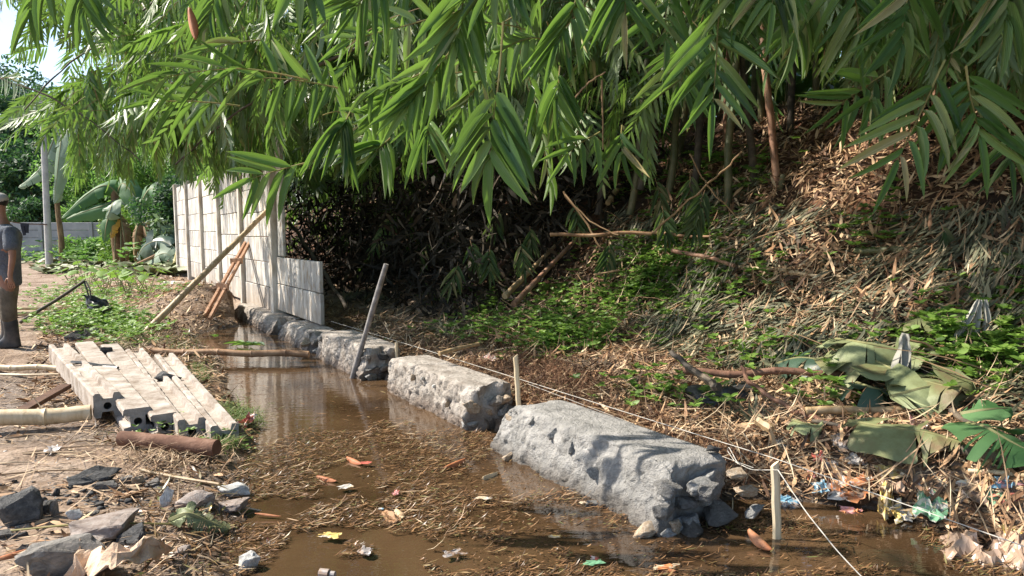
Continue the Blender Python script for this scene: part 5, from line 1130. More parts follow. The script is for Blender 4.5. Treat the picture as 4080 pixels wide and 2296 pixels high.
tree('distant rounded treetop against the sky at the left edge', -20, 125, 80, 8, 8, 9000, .5, M['tree_leaf'], seed=3)
tree('bright green leafy tree behind the banana plants', 118, 150, 42, 4.2, 4.5, 13000, .26, M['bush_leaf'], seed=4)
tree('light green bushy tree between banana plants and panel wall', 160, 190, 36, 3.0, 3.2, 10000, .2, M['bush_leaf'], seed=5)
tree('tall light green tree filling the gap above the panel wall', 205, 165, 44, 4.5, 5.5, 12000, .28, M['bush_leaf'], seed=6)
tree('green bush right of the utility pole above the grey wall', 86, 205, 40.5, 1.6, 1.5, 4500, .2, M['bush_leaf'], 'bush', seed=7)
tree('small leafy bush left of the utility pole over the grey wall', 30, 212, 41, 1.3, .8, 2500, .2, M['tree_leaf'], 'bush', seed=8)
tree('vine-covered shrub beside the shaggy banana trunk', 132, 240, 28, 1.2, 1.8, 5000, .14, M['weed'], 'bush', seed=9)
tree('shaded shrub against the far end of the panel wall', 168, 222, 25.5, 1.1, 1.6, 4500, .15, M['tree_leaf'], 'bush', seed=10)
tree('yellowish drooping shrub between lying trunks and the wall', 172, 238, 24.6, .6, .7, 700, .26, M['ban_pale'], 'bush', seed=11)
tree('low weedy shrub in front of the grey wall, near the jerry can', 88, 246, 32, 1.3, .6, 3000, .18, M['bush_leaf'], 'bush', seed=12)
# far green rise closing the view
n = 16000; P = np.stack([rng.uniform(-75, 30, n), rng.uniform(66, 95, n), 0 * np.zeros(n)], -1); P[:, 2] = G(P[:, 0], P[:, 1]) + rng.random(n) ** .8 * np.interp(P[:, 0], [-75, -45, -20, 10], [7, 9, 12, 16]); D = rng.normal(size=(n, 3)); N = rng.normal(size=(n, 3)) + [0, -.3, .6]
leafobj('distant_foliage', leaves(P, D, N, rng.uniform(.9, 1.6, n), rng.uniform(.6, 1, n), .1, T_OV), M['tree_leaf'], kind='stuff')
# taro and weeds on the left
tH = ([(0, .0), (-.32, -.16), (-.5, .1), (-.42, .45), (-.2, .8), (0, 1.05), (.2, .8), (.42, .45), (.5, .1), (.32, -.16)])
def taro(px, py, h, n, sc, seed, lab):
    r_ = random.Random(seed); p = on_g(px, py); th = thing('taro_plant', lab, 'plant', p, 'broad-leaved plants by the black bundle'); 
    for k in range(n):
        a = k * 2.4 + r_.random(); q = p + Vector((math.cos(a) * h * .45, math.sin(a) * h * .45, h * r_.uniform(.6, 1.1))); mb = MB(); mb.tube([p, p.lerp(q, .5) + Vector((0, 0, h * .12)), q], [.009, .007, .005], 5); mb.obj('stem', M['rib'], th)
        d = Vector((math.cos(a), math.sin(a), -.5)).normalized(); s = d.cross(Vector((0, 0, 1))).normalized(); nn = s.cross(d); mb = MB(); L = sc * r_.uniform(.8, 1.2)
        V = [q + d * .35 * L] + [q + s * x * L * .85 + d * y_ * L - nn * abs(x) * .2 * L for x, y_ in tH]; mb.add(V, [(0, i + 1, (i + 1) % 10 + 1) for i in range(10)]); mb.obj('leaf', M['weed'], th, smooth=True)
for i, (px, py) in enumerate([(100, 290), (110, 286), (120, 290), (130, 288), (88, 292), (78, 288), (140, 292), (96, 282), (116, 280), (70, 284), (84, 283), (128, 298), (105, 298), (148, 296)]):
    taro(px, py, random.uniform(.4, .65), 5, .2, i, 'low broad-leaved plant in the green patch behind the black bundle')
P = []; 
def veg(name, patches, mat, Lr, ratio, hmax, T=T_OV, upright=.3):
    Ps, Ds, Ns, Ls = [], [], [], []
    for cx, cy, sx, sy, n_ in patches:
        for i in range(n_):
            if i % 12 == 0: q0 = on_g(random.gauss(cx, sx * .6), max(243 if cx < 300 else 60, random.gauss(cy, sy * .6))); hm = hmax * random.uniform(.35, 1.5); sg = random.uniform(.06, .16) * (1 + q0.y / 14)
            x_ = q0.x + random.gauss(0, sg); y_ = q0.y + random.gauss(0, sg); b_ = Vector((x_, y_, g(x_, y_)))
            h = random.random() ** .8 * hm; c = b_ + Vector((random.gauss(0, .03), random.gauss(0, .03), h))
            for k in range(6):
                a = k * 2.4 + i; d = Vector((math.cos(a), math.sin(a), random.uniform(-.2, .5) + upright)); Ps.append(c[:]); Ds.append(d[:]); Ns.append((random.gauss(0, .3), random.gauss(0, .3) - .2, 1)); Ls.append(random.uniform(*Lr))
    Ls = np.array(Ls); return leaves(Ps, Ds, Ns, Ls, Ls * ratio, .15, T)
R_W = [(642, 258, 40, 12, 200), (700, 244, 34, 10, 170), (668, 280, 50, 14, 260), (640, 300, 60, 12, 260), (496, 313, 26, 14, 150), (560, 326, 50, 10, 200), (600, 345, 70, 9, 200), (548, 352, 40, 7, 110), (475, 336, 30, 7, 70), (690, 305, 40, 10, 120), (455, 300, 22, 8, 60), (528, 300, 26, 8, 60), (760, 366, 36, 6, 60), (965, 352, 50, 16, 170), (1000, 372, 30, 16, 110), (1010, 325, 20, 20, 70), (640, 398, 30, 5, 40), (930, 345, 20, 6, 40), (700, 412, 14, 6, 30), (660, 262, 60, 20, 150), (850, 398, 22, 6, 40)]
R_W = [(a_, b_, c_, d_, int(n_ * 1.45)) for a_, b_, c_, d_, n_ in R_W]
leafobj('ground_cover', veg('g', R_W, M['weed'], (.035, .075), .62, .2), M['weed'], kind='stuff')
leafobj('shaded_weeds', veg('g', [(885, 245, 50, 18, 50), (800, 92, 60, 8, 200), (690, 190, 40, 20, 160), (750, 200, 16, 20, 60), (610, 190, 30, 20, 60), (840, 88, 60, 8, 200)], M['weed'], (.05, .1), .5, .35), M['weed'], kind='stuff')
L_W = [(98, 296, 40, 10, 300), (76, 322, 30, 7, 200), (125, 335, 30, 9, 260), (108, 315, 26, 8, 160), (62, 300, 16, 10, 90), (145, 300, 24, 12, 90), (86, 330, 30, 5, 120), (130, 325, 16, 8, 80), (110, 272, 50, 5, 160)]
leafobj('far_weeds', veg('g', [(60, 254, 70, 10, 420), (95, 262, 60, 6, 260), (30, 258, 40, 6, 120)], M['weed'], (.14, .32), .5, .7), M['bush_leaf'], kind='stuff')
leafobj('cut_leaf_litter', veg('g', [(60, 266, 80, 4, 60), (100, 268, 40, 4, 40), (150, 274, 40, 5, 60)], M['weed'], (.2, .6), .5, .05), M['ban_wilt'], kind='stuff')
leafobj('left_weeds', veg('g', L_W, M['weed'], (.04, .09), .5, .2), M['weed'], kind='stuff')
leafobj('post_weeds', veg('g', [(147, 434, 6, 2, 8), (162, 437, 6, 3, 12), (174, 438, 5, 3, 9), (222, 443, 6, 3, 16), (232, 446, 6, 3, 12), (195, 443, 6, 2, 4)], M['weed'], (.018, .035), .5, .1), M['weed'], kind='stuff')
def tufts(name, patches, L, w=.006, mat='grassm'):
    Ps, Ds, Ns, Ls = [], [], [], []
    for cx, cy, sx, sy, n_ in patches:
        for i in range(n_):
            b_ = on_g(random.gauss(cx, sx * .5), random.gauss(cy, sy * .5)); a = random.uniform(0, 6.28)
            Ps.append(b_[:]); Ds.append((math.cos(a) * .8, math.sin(a) * .8, random.uniform(.3, 1.4))); Ns.append((-math.cos(a), -math.sin(a), .8)); Ls.append(random.uniform(.4, 1) * L)
    leafobj(name, leaves(Ps, Ds, Ns, Ls, w, .5, T_LO), M[mat], kind='stuff')
tufts('grass_tufts', [(200, 372, 10, 14, 500), (240, 420, 26, 9, 700), (130, 338, 34, 10, 900), (80, 325, 40, 8, 700), (180, 345, 20, 8, 300), (232, 410, 16, 8, 200), (110, 308, 50, 14, 700), (225, 445, 14, 6, 260)], .16)
tufts('grass_tufts', [(470, 325, 60, 16, 900), (600, 320, 90, 22, 1800), (430, 335, 60, 12, 600), (560, 345, 80, 14, 1000), (720, 350, 60, 14, 700), (540, 392, 60, 8, 300)], .14, .007)
tufts('litter_stalks', [(640, 340, 120, 30, 1400), (900, 420, 120, 30, 450), (800, 470, 140, 40, 350), (500, 340, 80, 20, 900), (170, 460, 60, 16, 500), (150, 335, 90, 14, 500)], .2, .006, 'straw')

# ---------------------------------------------------------------- litter
def scatter(name, n, region, Lr, wr, mat, T=T_LO, lift=.015, tilt=.25, dirfn=None, accept=None, curl=.25, onwater=False, power=1.6, keep=None):
    s = rng.uniform(region[0], region[1], n * 14); t_ = rng.uniform(region[2], region[3], n * 14); x, y = xy(s, t_)
    d = np.hypot(x, y); ok = (y > 1.2) & (np.abs(x) < y * .85 + .6) & (rng.random(len(s)) < (2.5 / np.maximum(d, 2.5)) ** power)
    if accept is not None: ok &= accept(s, t_, x, y)
    x, y = x[ok][:n], y[ok][:n]; n = len(x); z = G(x, y); e = .05
    if onwater: k = z < WATER + .01; x, y = x[k], y[k]; n = len(x); z = np.full(n, WATER) + rng.random(n) * .012
    gx_ = (G(x + e, y) - G(x - e, y)) / (2 * e); gy_ = (G(x, y + e) - G(x, y - e)) / (2 * e)
    if onwater: gx_ = gx_ * 0; gy_ = gy_ * 0
    a = rng.uniform(0, 2 * np.pi, n) if dirfn is None else dirfn(x, y, n); D = np.stack([np.cos(a), np.sin(a), gx_ * np.cos(a) + gy_ * np.sin(a)], -1) + rng.normal(size=(n, 3)) * [0, 0, tilt * .6]
    N = np.stack([-gx_, -gy_, np.ones(n)], -1) + rng.normal(size=(n, 3)) * tilt
    L = rng.uniform(0, 1, n) ** 1.5 * (Lr[1] - Lr[0]) + Lr[0]; w_ = rng.uniform(wr[0], wr[1], n)
    P = np.stack([x, y, z + lift * (.3 + rng.random(n))], -1) - D * (L / 2)[:, None] * [1, 1, 0]
    return leafobj(name, leaves(P, D, N, L, w_, rng.normal(0, curl, n), T, .6), M[mat], kind='stuff')
wat = lambda s, t_, x, y: G(x, y) > WATER + .005
nohol = lambda s, t_, x, y: (G(x, y) > WATER + .005) & ((s < 9.4 + fbm2(x, y)) | (t_ < 1.0) | (rng.random(len(s)) < .12))
scatter('dry_leaf_litter', 46000, (-4, 17, .05, 8.5), (.04, .19), (.008, .026), 'litter', lift=.04, tilt=.35, accept=nohol, power=1.1)
scatter('dry_leaf_litter', 9000, (-2, 16, 2.6, 8), (.1, .26), (.016, .036), 'litter', lift=.07, tilt=.45, power=.6, accept=nohol)
grey = lambda s, t_, x, y: (fbm2(x * .8 + 3, y * .8) + np.where((x > 1.3) & (t_ > 1.7) & (t_ < 3.7), .3, -.06) > .06) & (G(x, y) > WATER + .02)
scatter('withered_bamboo_litter', 15000, (-4, 14, .9, 4.2), (.1, .28), (.012, .028), 'litter_grey', lift=.06, tilt=.16, accept=grey, dirfn=lambda x, y, n: fbm2(x * 1.3, y * 1.3, 2) * 9 + rng.normal(0, .5, n), power=.9)
scatter('straw_litter', 9000, (-2, 14, .1, 3.2), (.08, .4), (.003, .01), 'straw', lift=.06, tilt=.3, accept=wat)
roots = lambda s, t_, x, y: (fbm2(x * 1.1 + 9, y * 1.1 + 4) > .06) & (G(x, y) > WATER + .01)
scatter('root_fibres', 12000, (0, 9, .05, 1.6), (.04, .2), (.002, .005), 'root', lift=.05, tilt=.6, accept=roots, curl=.8)
scatter('root_fibres', 2600, (6.0, 7.6, .2, .9), (.05, .2), (.002, .005), 'root', lift=.12, tilt=.8, curl=.8)
left = lambda s, t_, x, y: (G(x, y) > WATER + .01) & (fbm2(x * 1.0, y * 1.0) > -.12)
scatter('straw_litter', 15000, (0, 30, -9, -.9), (.03, .26), (.003, .011), 'straw', lift=.012, tilt=.12, accept=left, power=1.5, dirfn=lambda x, y, n: rng.normal(0, .7, n) + (rng.random(n) < .25) * 1.5)
scatter('dry_leaf_litter', 4200, (2, 30, -8, -.9), (.05, .16), (.012, .026), 'litter', lift=.015, tilt=.3, accept=lambda s, t_, x, y: left(s, t_, x, y) & (fbm2(x * .7 + 5, y * .7) > .0), power=1.5)
scatter('dry_leaf_litter', 5000, (8, 22, -3.2, -.3), (.06, .2), (.014, .03), 'litter', lift=.03, tilt=.4, accept=wat, power=.8)
scatter('straw_litter', 3500, (8, 18, -3.2, -.4), (.06, .3), (.004, .012), 'straw', lift=.04, tilt=.4, accept=wat, power=.8)
def mat_zone(s, t_, x, y):
    n_ = fbm2(x * 2.2, y * 2.2) * 1.6; m_ = y < 5.15 + n_ * .8 - np.clip(x + .6, 0, 2) * .25
    pyy = 235 + 1.42 * FPX / y; pxx = 512 + x / y * FPX
    hole = (((pxx - 545) / 75) ** 2 + ((pyy - 528) / 16) ** 2 < 1 + n_) | (((pxx - 760) / 190) ** 2 + ((pyy - 566) / 20) ** 2 < 1 + n_) | (((pxx - 590) / 60) ** 2 + ((pyy - 478) / 14) ** 2 < .6 + n_) | (((pxx - 660) / 60) ** 2 + ((pyy - 545) / 14) ** 2 < 1 + n_) | (((pxx - 360) / 40) ** 2 + ((pyy - 470) / 9) ** 2 < .4 + n_)
    return m_ & (~hole | (rng.random(len(x)) < .1)) & (n_ > -.12)
water_dir = lambda x, y, n: rng.normal(.15, .55, n)
scatter('floating_debris', 62000, (2.2, 8.0, -2.6, 1.0), (.008, .07), (.002, .008), 'float', lift=.008, tilt=.09, accept=mat_zone, dirfn=water_dir, onwater=True, power=1.2)
scatter('floating_debris', 1300, (2.2, 8.0, -2.6, 1.0), (.04, .13), (.003, .007), 'straw', lift=.012, tilt=.1, accept=lambda *q: mat_zone(*q) & (fbm2(q[2] * 3, q[3] * 3) > 0), dirfn=water_dir, onwater=True, power=1.2)
scatter('floating_debris', 900, (5, 13, -1.9, -.4), (.02, .1), (.003, .009), 'float', lift=.01, tilt=.05, dirfn=water_dir, onwater=True, power=.7)
scatter('floating_debris', 3000, (3.4, 6.5, -1.4, -.45), (.008, .03), (.003, .008), 'float', lift=.006, tilt=.05, dirfn=water_dir, onwater=True, power=.7)
scatter('shore_litter', 6000, (3.5, 13, -2.7, -1.2), (.02, .14), (.004, .014), 'float', lift=.02, tilt=.35, accept=lambda s, t_, x, y: (G(x, y) > WATER) & (G(x, y) < .17), power=1.2)
# long loose straws and sticks on the bare left soil
for i in range(44):
    a = on_g(random.uniform(-5, 235), random.uniform(372, 565)); l = random.uniform(.15, .7); an = random.gauss(0, .45); b_ = a + Vector((math.cos(an) * l, math.sin(an) * l * .8, 0)); b_.z = g(b_.x, b_.y)
    mid = a.lerp(b_, .5) + Vector((0, random.uniform(-.04, .04), .02)); mid.z = g(mid.x, mid.y) + .02
    tag(stick('straw_stalk', 'dry pale straw stalk lying on the bare muddy soil', 'straw', [a + Vector((0, 0, .008)), mid, b_ + Vector((0, 0, .008))], .0055, .003, M['straw'], n=5, sub=3), group='straw stalks on the bare soil')
stick('bamboo_stick', 'long thin bamboo stick lying from the stones to the pool edge', 'stick', [gp(140, 470, .03), gp(180, 478, .03), gp(219, 484, .03)], .011, .008, M['bamboo'])
stick('bamboo_stick', 'thin dark stick lying between the rubble and the mortar lump', 'stick', [gp(120, 499, .02), gp(148, 489, .03)], .008, .007, M['bamboo_wet'])
stick('grass_stem', 'pale green stem lying from the left edge towards the leaf bundle', 'stem', [gp(8, 531, .02), gp(75, 524, .05), gp(120, 523, .04), gp(172, 524, .04)], .005, .005, M['twig_green'])
stick('thin_pole', 'short stick jammed upright in the mud by the muddy bamboo pole', 'stick', [at_y(164, 352, 8.2), at_y(164.5, 343, 8.2)], .012, .01, M['log'])

# ---------------------------------------------------------------- trash
def plastic(name, c1, c2, c3=None, rough=.35):
    return pmat(name, [(.0, c1), (.42, c1), (.5, c2), (.62, c2), (.7, c3 or c1)] if True else None, 9, rough, 0, spec=.5)
PC = {'white': (.7, .68, .64), 'orange': (.75, .25, .07), 'red': (.6, .08, .06), 'blue': (.12, .42, .62), 'green': (.08, .4, .22), 'yellow': (.75, .55, .14), 'pink': (.7, .3, .32), 'tan': (.32, .22, .16), 'cream': (.66, .55, .38), 'grey': (.33, .33, .34), 'peach': (.5, .33, .23), 'clear': (.42, .48, .44), 'mud': (.22, .15, .11)}
PC = {k: tuple(.64 * a_ + .36 * b_ for a_, b_ in zip(v, (.3, .22, .16))) for k, v in PC.items()}
_pm = {}
def wrapper(label, px, py, w, h, cols, flat=.35, seed=0, cat='wrapper', name='plastic_wrapper', z=None, lift=.0, rot=None):
    key = tuple(cols)
    if key not in _pm: _pm[key] = plastic('_'.join(cols) + '_plastic', *[PC[c] for c in cols])
    r_ = random.Random(seed + int(px * 7 + py)); c = on_g(px, py) if z is None else at_z(px, py, z); y = c.y
    W_ = w / FPX * y; H_ = h / FPX * y; n_ = 8; V = []; rz = rot if rot is not None else r_.uniform(-.5, .5); q = r_.random() * 50
    U = np.array([(i / n_ - .5, j / n_ - .5) for i in range(n_ + 1) for j in range(n_ + 1)]); D3 = fbm3v(np.stack([U[:, 0] * 2.4 + q, U[:, 1] * 2.4, U[:, 0] * 0 + q], -1), 1.6, 3)
    D3 = D3 - np.abs(D3) * .3; up = 1.0 if z is None else .35
    for (u, v), d in zip(U, D3):
        x = (u + d[0] * .3) * W_ * 1.15; yy = (v + d[1] * .3) * H_ * 1.5; zz = abs(d[2]) * H_ * flat * 1.7 * up + (v + .5) * H_ * .6 * up + (.035 if z is None and px > 690 else .012)
        V.append(c + Vector((x * math.cos(rz) - yy * math.sin(rz), x * math.sin(rz) + yy * math.cos(rz), zz + lift)))
    mb = MB(); mb.add(V, [(i * (n_ + 1) + j, (i + 1) * (n_ + 1) + j, (i + 1) * (n_ + 1) + j + 1, i * (n_ + 1) + j + 1) for i in range(n_) for j in range(n_)])
    o = mb.obj(name, _pm[key]); return tag(o, label, cat)
zt = lambda X, Y: (682.7 + X * .16373, 338.9 + Y * .16373)
TR = [
 ('torn white and orange snack wrapper with a blue edge near the stubby log', 440, 580, 70, 36, ('white', 'orange', 'blue')),
 ('greenish clear plastic scrap beside the end of the nearest footing', 590, 690, 55, 40, ('clear', 'white')),
 ('small orange wrapper by the stubby short log', 550, 490, 50, 20, ('orange', 'yellow')),
 ('peach coloured crumpled bag lying on the lower wilted leaf', 1475, 605, 130, 75, ('peach', 'tan', 'pink')),
 ('cream foam block lying on the soil below the lower wilted leaf', 1350, 722, 120, 55, ('cream', 'white')),
 ('folded yellow-green packet left of the cream foam block', 1115, 740, 50, 60, ('yellow', 'clear')),
 ('red and white packet standing in the mud', 825, 795, 50, 55, ('red', 'white')),
 ('bright orange wrapper right of the red and white packet', 890, 805, 70, 34, ('orange', 'white')),
 ('white packet with a sky blue patch behind the tall stake', 832, 970, 62, 60, ('white', 'blue')),
 ('pale blue crumpled wrapper at the water line near the tall stake', 640, 1045, 80, 45, ('blue', 'white')),
 ('grey plastic knot just right of the tall stake at the water line', 670, 1095, 55, 60, ('grey', 'tan')),
 ('salmon coloured scrap above the white and blue packet', 780, 890, 36, 44, ('pink', 'orange')),
 ('largest crumpled white and orange bag in the muddy slope', 1010, 1010, 180, 110, ('white', 'orange', 'tan')),
 ('cream wrapper lying open above the string', 1295, 870, 130, 60, ('cream', 'yellow')),
 ('orange and white packet crossed by the string', 1112, 945, 60, 90, ('orange', 'white')),
 ('red packet with a green corner under the string', 1495, 1040, 70, 80, ('red', 'white', 'green')),
 ('green and white packet standing upright below the red one', 1515, 1135, 110, 130, ('green', 'white')),
 ('tall thin yellow wrapper strip hanging down the mud', 1240, 1100, 60, 150, ('yellow', 'cream')),
 ('crumpled yellow wrapper right of the thin yellow strip', 1320, 1140, 110, 90, ('yellow', 'white')),
 ('orange scrap in the mud left of the thin yellow strip', 1030, 1110, 90, 40, ('orange', 'pink')),
 ('blue and pink plastic packet at the right edge', 1990, 950, 120, 60, ('blue', 'pink', 'orange')),
 ('orange packet left of the blue and pink one', 1885, 930, 80, 36, ('orange', 'yellow')),
 ('dirty white plastic sheet left of the orange packet', 1765, 965, 110, 46, ('white', 'tan')),
 ('striped green and red packet half buried at the right', 1935, 1045, 120, 66, ('green', 'red', 'cream')),
 ('yellow wrapper above the big tan plastic heap', 2005, 1250, 90, 60, ('yellow', 'cream')),
 ('pink strip floating beside the orange scrap', 1105, 1155, 60, 26, ('pink', 'red')),
 ('muddy brown plastic film left of the cream wrapper', 900, 880, 130, 70, ('mud', 'tan')),
 ('muddy grey film in the trash below the dark pole', 1000, 700, 140, 80, ('tan', 'grey')),
 ('tan plastic film half buried in the right-hand slope', 1800, 1040, 150, 120, ('tan', 'mud')),
 ('grey-white film scrap on the trash slope', 1060, 800, 80, 50, ('grey', 'white')),
 ('brown paper-like sheet below the cream wrapper', 1250, 960, 90, 100, ('tan', 'peach')),
]
for lab, X, Y, w, h, cols in TR:
    px, py = zt(X, Y); wrapper(lab, px, py, w * .16373 * 1.15, h * .16373 * 1.0, cols, cat='wrapper')
def heap(label, px, py, w, h, ht, cols, seed):
    key = tuple(cols); _pm.setdefault(key, plastic('_'.join(cols) + '_plastic', *[PC[c] for c in cols])); c = on_g(px, py); W_ = w / FPX * c.y; H_ = h / FPX * c.y; n_ = 26
    U = np.array([(i / n_ - .5, j / n_ - .5, 0) for i in range(n_ + 1) for j in range(n_ + 1)]); D3 = fbm3v(U + seed, 5, 3); e_ = fbm3v(U + seed, 11, 2); rr = 1 - np.clip(np.hypot(U[:, 0], U[:, 1]) * 2, 0, 1) ** 2
    V = [c + Vector(((u[0] + d[0] * .12) * W_, (u[1] + d[1] * .12) * H_, ht * (q * (.75 + .5 * (1 - abs(d[2]) * 1.6)) + .14 * e[2]) - .01)) for u, d, q, e in zip(U, D3, rr, e_)]
    mb = MB(); mb.add(V, [(i * (n_ + 1) + j, (i + 1) * (n_ + 1) + j, (i + 1) * (n_ + 1) + j + 1, i * (n_ + 1) + j + 1) for i in range(n_) for j in range(n_)]); tag(mb.obj('plastic_sheet', _pm[key]), label, 'plastic sheet')
heap('large crumpled tan plastic sheet heaped at the lower right corner', 972, 566, 80, 100, .13, ('tan', 'tan', 'peach'), 3)
heap('second heap of tan plastic sheet cut by the right edge', 1020, 556, 50, 90, .1, ('tan', 'peach'), 8)
zf = lambda X, Y: (301.2 + X * .14616, 426.7 + Y * .14616)
for lab, X, Y, w, h, cols in [('red packet with a white stripe floating in mid pool', 435, 262, 70, 24, ('red', 'white')), ('white scrap floating below the rust coloured sheath', 308, 428, 80, 36, ('white', 'cream')), ('small pink scrap standing in the floating mat', 652, 470, 36, 40, ('pink', 'red')),
    ('yellow and white wrapper in the floating mat near the stones', 200, 765, 120, 46, ('yellow', 'white')), ('cream scrap in the floating mat at mid pool', 1250, 505, 80, 28, ('cream', 'white')), ('green leaf-like scrap floating near the bottom of the pool', 2010, 950, 100, 36, ('green', 'green')),
    ('orange strip floating at the bottom right of the pool', 2500, 980, 150, 34, ('orange', 'cream')), ('sky blue scrap beside the brown leaf on the mat', 548, 577, 28, 14, ('blue', 'white')), ('yellow scrap on a clot of debris under the nearest footing', 1740, 770, 70, 22, ('yellow', 'cream')),
    ('clear plastic knot floating near the camera', 440, 870, 90, 60, ('grey', 'tan')), ('dark plastic shreds floating near the camera', 1040, 885, 130, 50, ('grey', 'mud')), ('pale shell-like scrap floating below the nearest footing', 1930, 535, 50, 20, ('cream', 'tan')), ('small red and white scrap near the bottom of the pool', 2010, 920, 50, 30, ('red', 'white'))]:
    px, py = zf(X, Y); wrapper(lab, px, py, w * .14616, h * .14616, cols, .3, z=WATER + .01)
wrapper('red and white packet beside the last concrete post', 248.5, 427, 9, 11, ('red', 'white')); wrapper('pink and white wrapper leaning on the dark little rock', 272, 556, 11, 11, ('pink', 'red', 'white'))
wrapper('faded pink wrapper on the litter behind the second footing', 491, 364, 14, 8, ('pink', 'white')); wrapper('tiny red scrap on the root mat behind the nearest footing', 557, 372, 7, 5, ('red', 'red'))
wrapper('small white net-like scrap on the bare soil left of the log', 52, 455, 13, 7, ('white', 'grey')); wrapper('yellow scrap by the green leaf bundle', 206, 512, 10, 6, ('yellow', 'cream'))
wrapper('small cream wrapper at the foot of the wall near the lying trunks', 165, 280, 9, 5, ('peach', 'cream')); wrapper('white scrap strip on the litter below the wall', 172, 285, 16, 4, ('white', 'cream'))
th = thing('bottle_cap', 'grey plastic bottle neck with cap lying at the bottom of the pool', 'bottle', at_z(328, 574, .09)); mb = MB(); mb.tube([at_z(320, 573, .11), at_z(329, 574, .11)], .02, 12); mb.obj('neck', _pm[('grey', 'tan')], th, smooth=False)
mb = MB(); mb.tube([at_z(330.5, 574, .11), at_z(335, 574.5, .11)], .013, 12); mb.obj('cap', _pm[('grey', 'tan')], th)
# long crumpled brown paper sheet bottom left
M['paper'] = pmat('brown_paper', [(.4, .27, .17), (.6, .43, .3), (.7, .55, .42)], 5, .8, .8, 14, bdist=.02)
Ppts = [at_z(84, 548, .27), at_z(96, 560, .22), at_z(110, 556, .3), at_z(130, 549, .32), at_z(150, 545, .3), at_z(164, 548, .24)]; V = []; F = []; r_ = random.Random(3); J = 9; K = 30
for i in range(K + 1):
    x = i / K * (len(Ppts) - 1); k = min(len(Ppts) - 2, int(x)); p = Ppts[k].lerp(Ppts[k + 1], x - k)
    for j in range(J + 1):
        v = j / J - .5; q = Vector((i * .35, j * .5, 0)); nz = [float(vn2(q.x + 9 * c_, q.y + 31 * c_)) - .5 for c_ in (1, 2, 3)]; V.append(p + Vector((nz[0] * .05, v * .17 + nz[1] * .05, -abs(v) * .14 + nz[2] * .07 + .03)))
F = [(i * (J + 1) + j, i * (J + 1) + j + 1, (i + 1) * (J + 1) + j + 1, (i + 1) * (J + 1) + j) for i in range(K) for j in range(J)]
mb = MB(); mb.add(V, F); o = mb.obj('paper_sheet', M['paper']); so = o.modifiers.new('thick', 'SOLIDIFY'); so.thickness = .004
tag(o, 'long crumpled brown paper sheet draped over the bottom left stones', 'paper')
wrapper('purplish torn film under the crumpled brown paper sheet', 139, 560, 24, 12, ('mud', 'grey')); wrapper('flat peach coloured strip right of the crumpled paper sheet', 160, 560, 30, 6, ('peach', 'cream'))
# black bundle hanging on the carrying pole, black bag behind the footing
bb = at_y(97, 302, 11.0); r_ = np.random.default_rng(5); V, F = boxgrid(10, 8, 8); V = (V - .5) * 2; l_ = np.linalg.norm(V, axis=1)[:, None]; V = V / np.maximum(l_, .01) * np.max(np.abs(V), axis=1)[:, None]
V = V * [.17, .13, .16]; V += fbm3v(V + 3, 14, 3) * .05; V[:, 2] -= V[:, 0] * .35 + .06
th = thing('black_bundle', 'bundle of black plastic hanging in the weeds on the carrying pole', 'bundle', bb - Vector((0, 0, .15))); o = link('bag', fast_mesh('bag', V + [0, 0, .15], F, mat=M['black_plastic']), th)
mb = MB(); mb.tube([at_y(84, 281, 11), at_y(87, 290, 10.95), at_y(89, 298, 10.95)], .012, 6); mb.tube([at_y(86, 281, 11), at_y(90, 290, 10.9), at_y(91, 299, 10.9)], .01, 6); mb.obj('handle', M['black_plastic'], th)
c = on_g(724, 404); V2, F2 = boxgrid(10, 6, 5); V2 = (V2 - [.5, .5, .3]) * [.42, .3, .16]; V2 += fbm3v(V2 + 8, 8, 4) * .05; tag(link('black_bag', fast_mesh('black_bag', V2, F2, mat=M['black_plastic']), loc=c), 'crumpled black plastic bag on the litter behind the nearest footing', 'bag')
# small slate piece on top of the nearest footing
rock_obj('stone_chip', 6, at_y(712, 449, 3.62), (.11, .07, .045), (0, 0, .2), M['slate'])
tag(COL.objects['stone_chip'] if 'stone_chip' in COL.objects else bpy.context.scene.objects['stone_chip'], 'small dark stone chip left on top of the nearest footing', 'stone')
# fallen leaf sprig floating at the far end of the pool
lr = random.Random(2); th = thing('bamboo_sprig', 'cut green bamboo sprig floating behind the muddy bamboo pole', 'bamboo sprig', at_z(250, 345, .1)); a, b_ = at_z(241, 343.5, .11), at_z(268, 346, .11)
mb = MB(); mb.tube([a, b_], .004, 5); mb.obj('twig', M['twig_green'], th)
for k in range(8):
    p = a.lerp(b_, k / 8); d = Vector((-.8, (1 if k % 2 else -1) * .8, .12)); leaf_child(th, p, d, Vector((0, -.2, 1)), .24, .04, k)
# ---------------------------------------------------------------- the man at the left edge, walking left
def skin_obj(name, verts, edges, mat, parent, root=0, sub=2):
    o0 = parent_world(parent); me = bpy.data.meshes.new(name); me.from_pydata([tuple(Vector(v[0]) - o0) for v in verts], edges, []); me.materials.append(mat)
    o = link(name, me, parent); sk = o.modifiers.new('skin', 'SKIN'); sk.use_smooth_shade = True
    for i, v in enumerate(verts):
        r_ = v[1]; me.skin_vertices[0].data[i].radius = r_ if isinstance(r_, tuple) else (r_, r_)
    me.skin_vertices[0].data[root].use_root = True
    sb = o.modifiers.new('sub', 'SUBSURF'); sb.levels = sub; sb.render_levels = sub
    return o
M['skin'] = pmat('sunburnt_skin', [(.24, .12, .075), (.34, .18, .12)], 6, .55, .1, 60)
M['shirt'] = pmat('dusty_blue_shirt', [(.08, .09, .115), (.13, .145, .17), (.21, .22, .23)], 3, .9, 1.0, 7, bdist=.06)
M['pants'] = pmat('muddy_trousers', [(.07, .06, .045), (.14, .115, .085), (.22, .18, .14)], 5, .9, .9, 10, bdist=.03)
